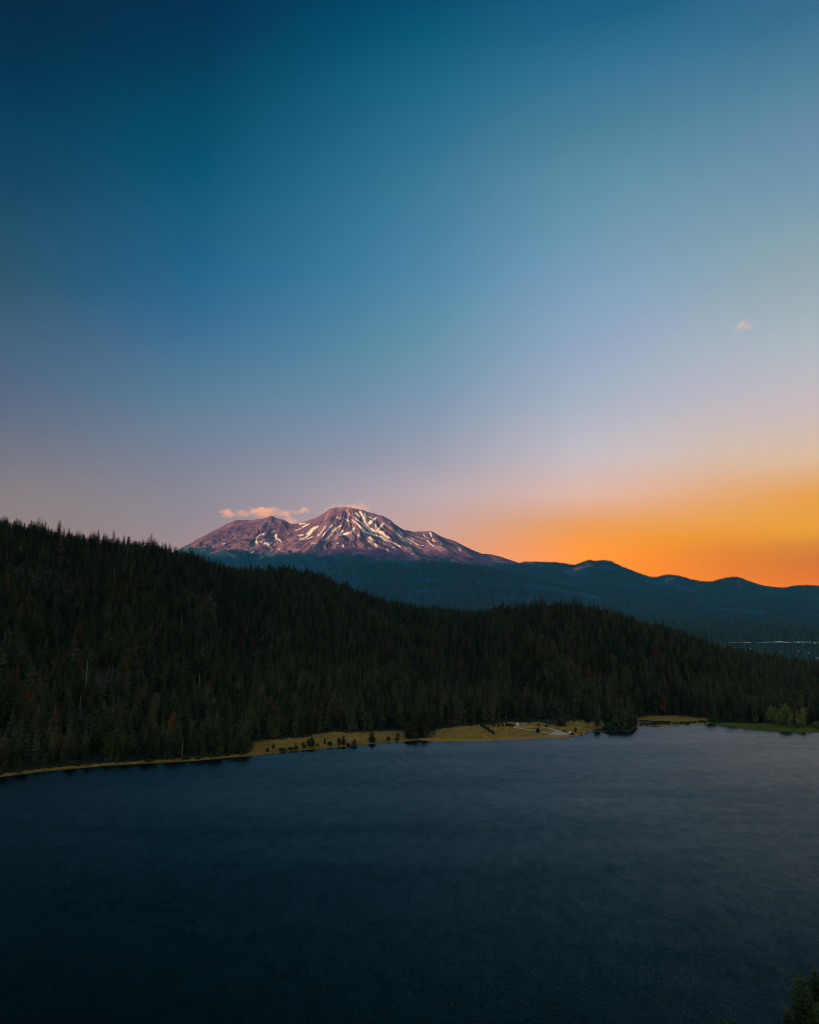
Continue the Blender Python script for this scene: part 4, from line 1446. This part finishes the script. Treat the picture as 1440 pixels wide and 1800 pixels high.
M_LONGROOF = plain('pale_roofing', (0.83, 0.82, 0.74), 0.4, 0.05, 0.05)
SEG = [(170, 205, 1), (220, 310, 1), (330, 380, 1), (390, 470, 1), (545, 640, .7), (660, 745, 1.2), (760, 800, 1.2), (835, 930, 1.9), (945, 975, 1.2), (990, 1035, 1.2), (1075, 1215, 1.4), (1220, 1330, 1.4), (1375, 1390, 1.1), (1415, 1440, .8)]
WHICH = ['first (leftmost) pale roof in the long row of the distant town', 'second pale roof from the left in the distant town row', 'third pale roof from the left in the distant town row', 'fourth pale roof from the left in the distant town row', 'faint low pale roof left of the gap centre in the town row',
         'greenish white long shed left of the tallest town building', 'short pale shed just left of the tallest town building', 'tallest and brightest building of the distant town row', 'small pale block just right of the tallest town building', 'second pale block right of the tallest town building',
         'longest pale building in the right half of the town row', 'long pale building next to the longest one on its right', 'tiny pale building near the right end of the town row', 'faint pale building at the right edge of the picture']
for (a, b, hf), lab in zip(SEG, WHICH):
    p0, p1 = 1260 + a / 8, 1260 + b / 8
    dx0, dy0, dz0 = pix_dir((p0 + p1) / 2, 1130.0)
    fxx = dx0 / dy0
    X, Y = fxx * TOWN_Y, TOWN_Y
    Z = float(far_z(np.array([X]), np.array([Y]))[0])
    zb = CAM_H + dz0 / dy0 * Y - 3.0
    w = (p1 - p0) * Y / F
    o = empty('town_building', (X, Y, zb), 0)
    tag(o, lab, 'building', 'long pale town buildings')
    h = 4.6 * hf
    g = Geo()
    g.box(-w / 2, w / 2, -8, 8, -14, h)
    obj('wall', g.mesh('wall', M_PALE), o)
    g = Geo()
    g.v += [(-w / 2 - .5, -9, h + .02), (w / 2 + .5, -9, h + .02), (w / 2 + .5, 0, h + 2.8), (-w / 2 - .5, 0, h + 2.8), (w / 2 + .5, 9, h + .02), (-w / 2 - .5, 9, h + .02)]
    g.f += [(0, 1, 2, 3), (3, 2, 4, 5), (1, 4, 2), (0, 3, 5)]
    obj('roof', g.mesh('roof', M_LONGROOF), o)
    for k in range(max(1, int(w / 14))):
        g = Geo()
        xx = -w / 2 + (k + 0.5) * w / max(1, int(w / 14))
        g.box(xx - 2.2, xx + 2.2, -8.12, -7.98, 0.4, 2.9)
        obj('door', g.mesh('door', M_DARKW), o)

for (a, b, lab) in [(870, 380, 'pale house in the trees below the tallest town building, the lower of a pair'), (907, 362, 'pale house in the trees below the tallest town building, the upper of a pair'), (1150, 350, 'yellowish house roof in the trees below the longest town building'),
                    (482, 325, 'grey house in the trees below the left half of the town row'), (262, 305, 'small grey house below the second town roof'), (120, 296, 'tiny greenish house at the ridge left of the town row'), (1290, 382, 'grey house in the trees near the right edge'), (1405, 452, 'large dim house low in the trees at the right edge')]:
    px, py = 1260 + a / 8, 1100 + b / 8
    dx0, dy0, dz0 = pix_dir(px, py)
    Y = float(np.interp(py, [1136, 1158], [3900, 2900]))
    X = dx0 / dy0 * Y
    zb = CAM_H + dz0 / dy0 * Y - 3.5
    gable('house', X, Y, zb, 8, 8, 3.6, 2.0, random.uniform(-0.5, 0.5), M_DIM, plain('grey_shingles', (0.20, 0.20, 0.19), 0.7, 0.1, 0.3), M_DARKW, lab, 'house', 'houses among the valley trees')

# ------------------------------------------------------------------ pines on the near bank
def near_pine(seed, tip_px, tip_py, Y, R0, lab, **kw):
    dx, dy, dz = pix_dir(tip_px, tip_py)
    X = float(dx / dy * Y)
    zt = CAM_H + float(dz / dy) * Y
    zb = float(bank_z(np.array([X]), np.array([Y]))[0])
    h = zt - zb
    t, c = pine_geo(seed, H=h, R0=R0, levels=26, per=11, clumps=5, crown0=0.08, shape=0.6, droop=-0.25, ragged=0.35, **kw)
    o = empty('pine_tree', (X, Y, zb - 0.2))
    obj('trunk', t.mesh('trunk', M_BARK), o)
    obj('crown', c.mesh('crown', M_PINE_NEAR), o)
    tag(o, lab, 'tree', 'pines on the near bank')


near_pine(201, 1407, 1708, 214, 6.0, 'large near pine rising into the lower right corner, the left one of two')
near_pine(202, 1432, 1703, 218, 6.0, 'large near pine cut by the right edge in the lower corner')
near_pine(203, 1270, 1789, 217, 3.6, 'pine tip just showing at the bottom edge, the left one of two')
near_pine(204, 1288, 1792, 219, 3.8, 'pine tip just showing at the bottom edge, the right one of two')
near_pine(205, 1385, 1779, 216, 3.6, 'low pine at the bottom edge beside the large near pines')

# ------------------------------------------------------------------ clouds beyond the volcano
CLOUD_Y = 26500.0


def cloud(px0, px1, py0, py1, dens, seed, lab, thr=0.46, col=(1, 1, 1), nscale=1.6, group=None, soft=0.22):
    dx, dy, dz = pix_dir((px0 + px1) / 2, (py0 + py1) / 2)
    X, Z = dx / dy * CLOUD_Y, CAM_H + dz / dy * CLOUD_Y
    u = CLOUD_Y / F
    sx_, sz_ = (px1 - px0) / 2 * u, (py1 - py0) / 2 * u
    bpy_me = bpy.data.meshes.new('cloud')
    import bmesh
    bm = bmesh.new()
    bmesh.ops.create_icosphere(bm, subdivisions=3, radius=1.0)
    for v in bm.verts:
        n = float(fbm(np.array([v.co.x * 1.7 + seed]), np.array([v.co.z * 1.7 + v.co.y]), seed, 2)[0])
        v.co *= 1.12 + 0.22 * n
    bm.to_mesh(bpy_me)
    bm.free()
    mt = bpy.data.materials.new('cloud_vapour')
    mt.use_nodes = True
    t = mt.node_tree
    t.nodes.clear()
    out = t.nodes.new('ShaderNodeOutputMaterial')
    pv = t.nodes.new('ShaderNodeVolumePrincipled')
    pv.inputs['Color'].default_value = (*col, 1)
    pv.inputs['Anisotropy'].default_value = 0.0
    tcn = t.nodes.new('ShaderNodeTexCoord')
    ln = t.nodes.new('ShaderNodeVectorMath')
    ln.operation = 'LENGTH'
    t.links.new(tcn.outputs['Object'], ln.inputs[0])
    mp = t.nodes.new('ShaderNodeMapping')
    asp = sx_ / sz_
    mp.inputs['Scale'].default_value = (max(1, asp * 0.6), 1, 1)
    mp.inputs['Location'].default_value = (seed * 3.7, seed, seed * 1.3)
    t.links.new(tcn.outputs['Object'], mp.inputs[0])
    nz_ = t.nodes.new('ShaderNodeTexNoise')
    nz_.inputs['Scale'].default_value = nscale
    nz_.inputs['Detail'].default_value = 5
    nz_.inputs['Roughness'].default_value = 0.35
    t.links.new(mp.outputs[0], nz_.inputs['Vector'])
    fall = maprange(t, ln.outputs['Value'], 0.15, 1.0, 0.30, -0.36)
    sm = math_node(t, 'ADD', nz_.outputs['Fac'], fall)
    dn_ = maprange(t, sm, thr, thr + soft, 0, dens, True)
    t.links.new(dn_, pv.inputs['Density'])
    t.links.new(pv.outputs[0], out.inputs['Volume'])
    bpy_me.materials.append(mt)
    o = obj('cloud', bpy_me, None, (X, CLOUD_Y, Z))
    o.scale = (sx_, min(sx_, sz_ * 2.2), sz_)
    tag(o, lab, 'cloud', group)
    return o


SUNSET_PEACH = (1.0, 0.74, 0.58)  # sunset glow put into the vapour colour itself
cloud(374, 426, 890, 914, 0.0020, 3, 'orange puffy cloud at the left end of the bank over the lower cone', thr=0.42, nscale=1.4, soft=0.4, col=SUNSET_PEACH)
cloud(372, 566, 890, 915, 0.0013, 5, 'long thin pinkish cloud streak stretched over the lower cone', thr=0.36, nscale=1.2, soft=0.45, col=SUNSET_PEACH)
cloud(420, 506, 886, 910, 0.0019, 8, 'flat orange cloud just above the lower cone, in the middle of the bank', thr=0.42, nscale=1.6, soft=0.4, col=SUNSET_PEACH)
cloud(514, 552, 888, 906, 0.0026, 11, 'small bright orange puff of cloud above the saddle', thr=0.40, nscale=1.3, soft=0.4, col=SUNSET_PEACH)
cloud(540, 676, 879, 913, 0.0014, 14, 'soft cap of pinkish cloud behind the main summit', thr=0.38, nscale=1.4, soft=0.45, col=SUNSET_PEACH)
cloud(490, 530, 904, 927, 0.0012, 15, 'low peach coloured cloud scrap in the saddle', thr=0.40, soft=0.4, col=SUNSET_PEACH)
cloud(1276, 1335, 551, 593, 0.0006, 17, 'lone small pink wisp of cloud high in the sky', thr=0.47, nscale=2.2, soft=0.4, col=(1.0, 0.72, 0.74))  # pink evening light put into the wisp's own colour

# ------------------------------------------------------------------ haze in the air
HAZE = 1.1e-5
g = Geo()
g.box(-26000, 26000, -16800, 18900, -12, 3330)
mt = bpy.data.materials.new('evening_haze')
mt.use_nodes = True
t = mt.node_tree
t.nodes.clear()
out = t.nodes.new('ShaderNodeOutputMaterial')
pv = t.nodes.new('ShaderNodeVolumePrincipled')
pv.inputs['Color'].default_value = (0.10, 0.66, 1.0, 1)
pv.inputs['Density'].default_value = HAZE
pv.inputs['Anisotropy'].default_value = 0.35
t.links.new(pv.outputs[0], out.inputs['Volume'])
o = obj('haze', g.mesh('haze', mt))
tag(o, 'thin blue evening haze over the valley', 'haze', kind='stuff')
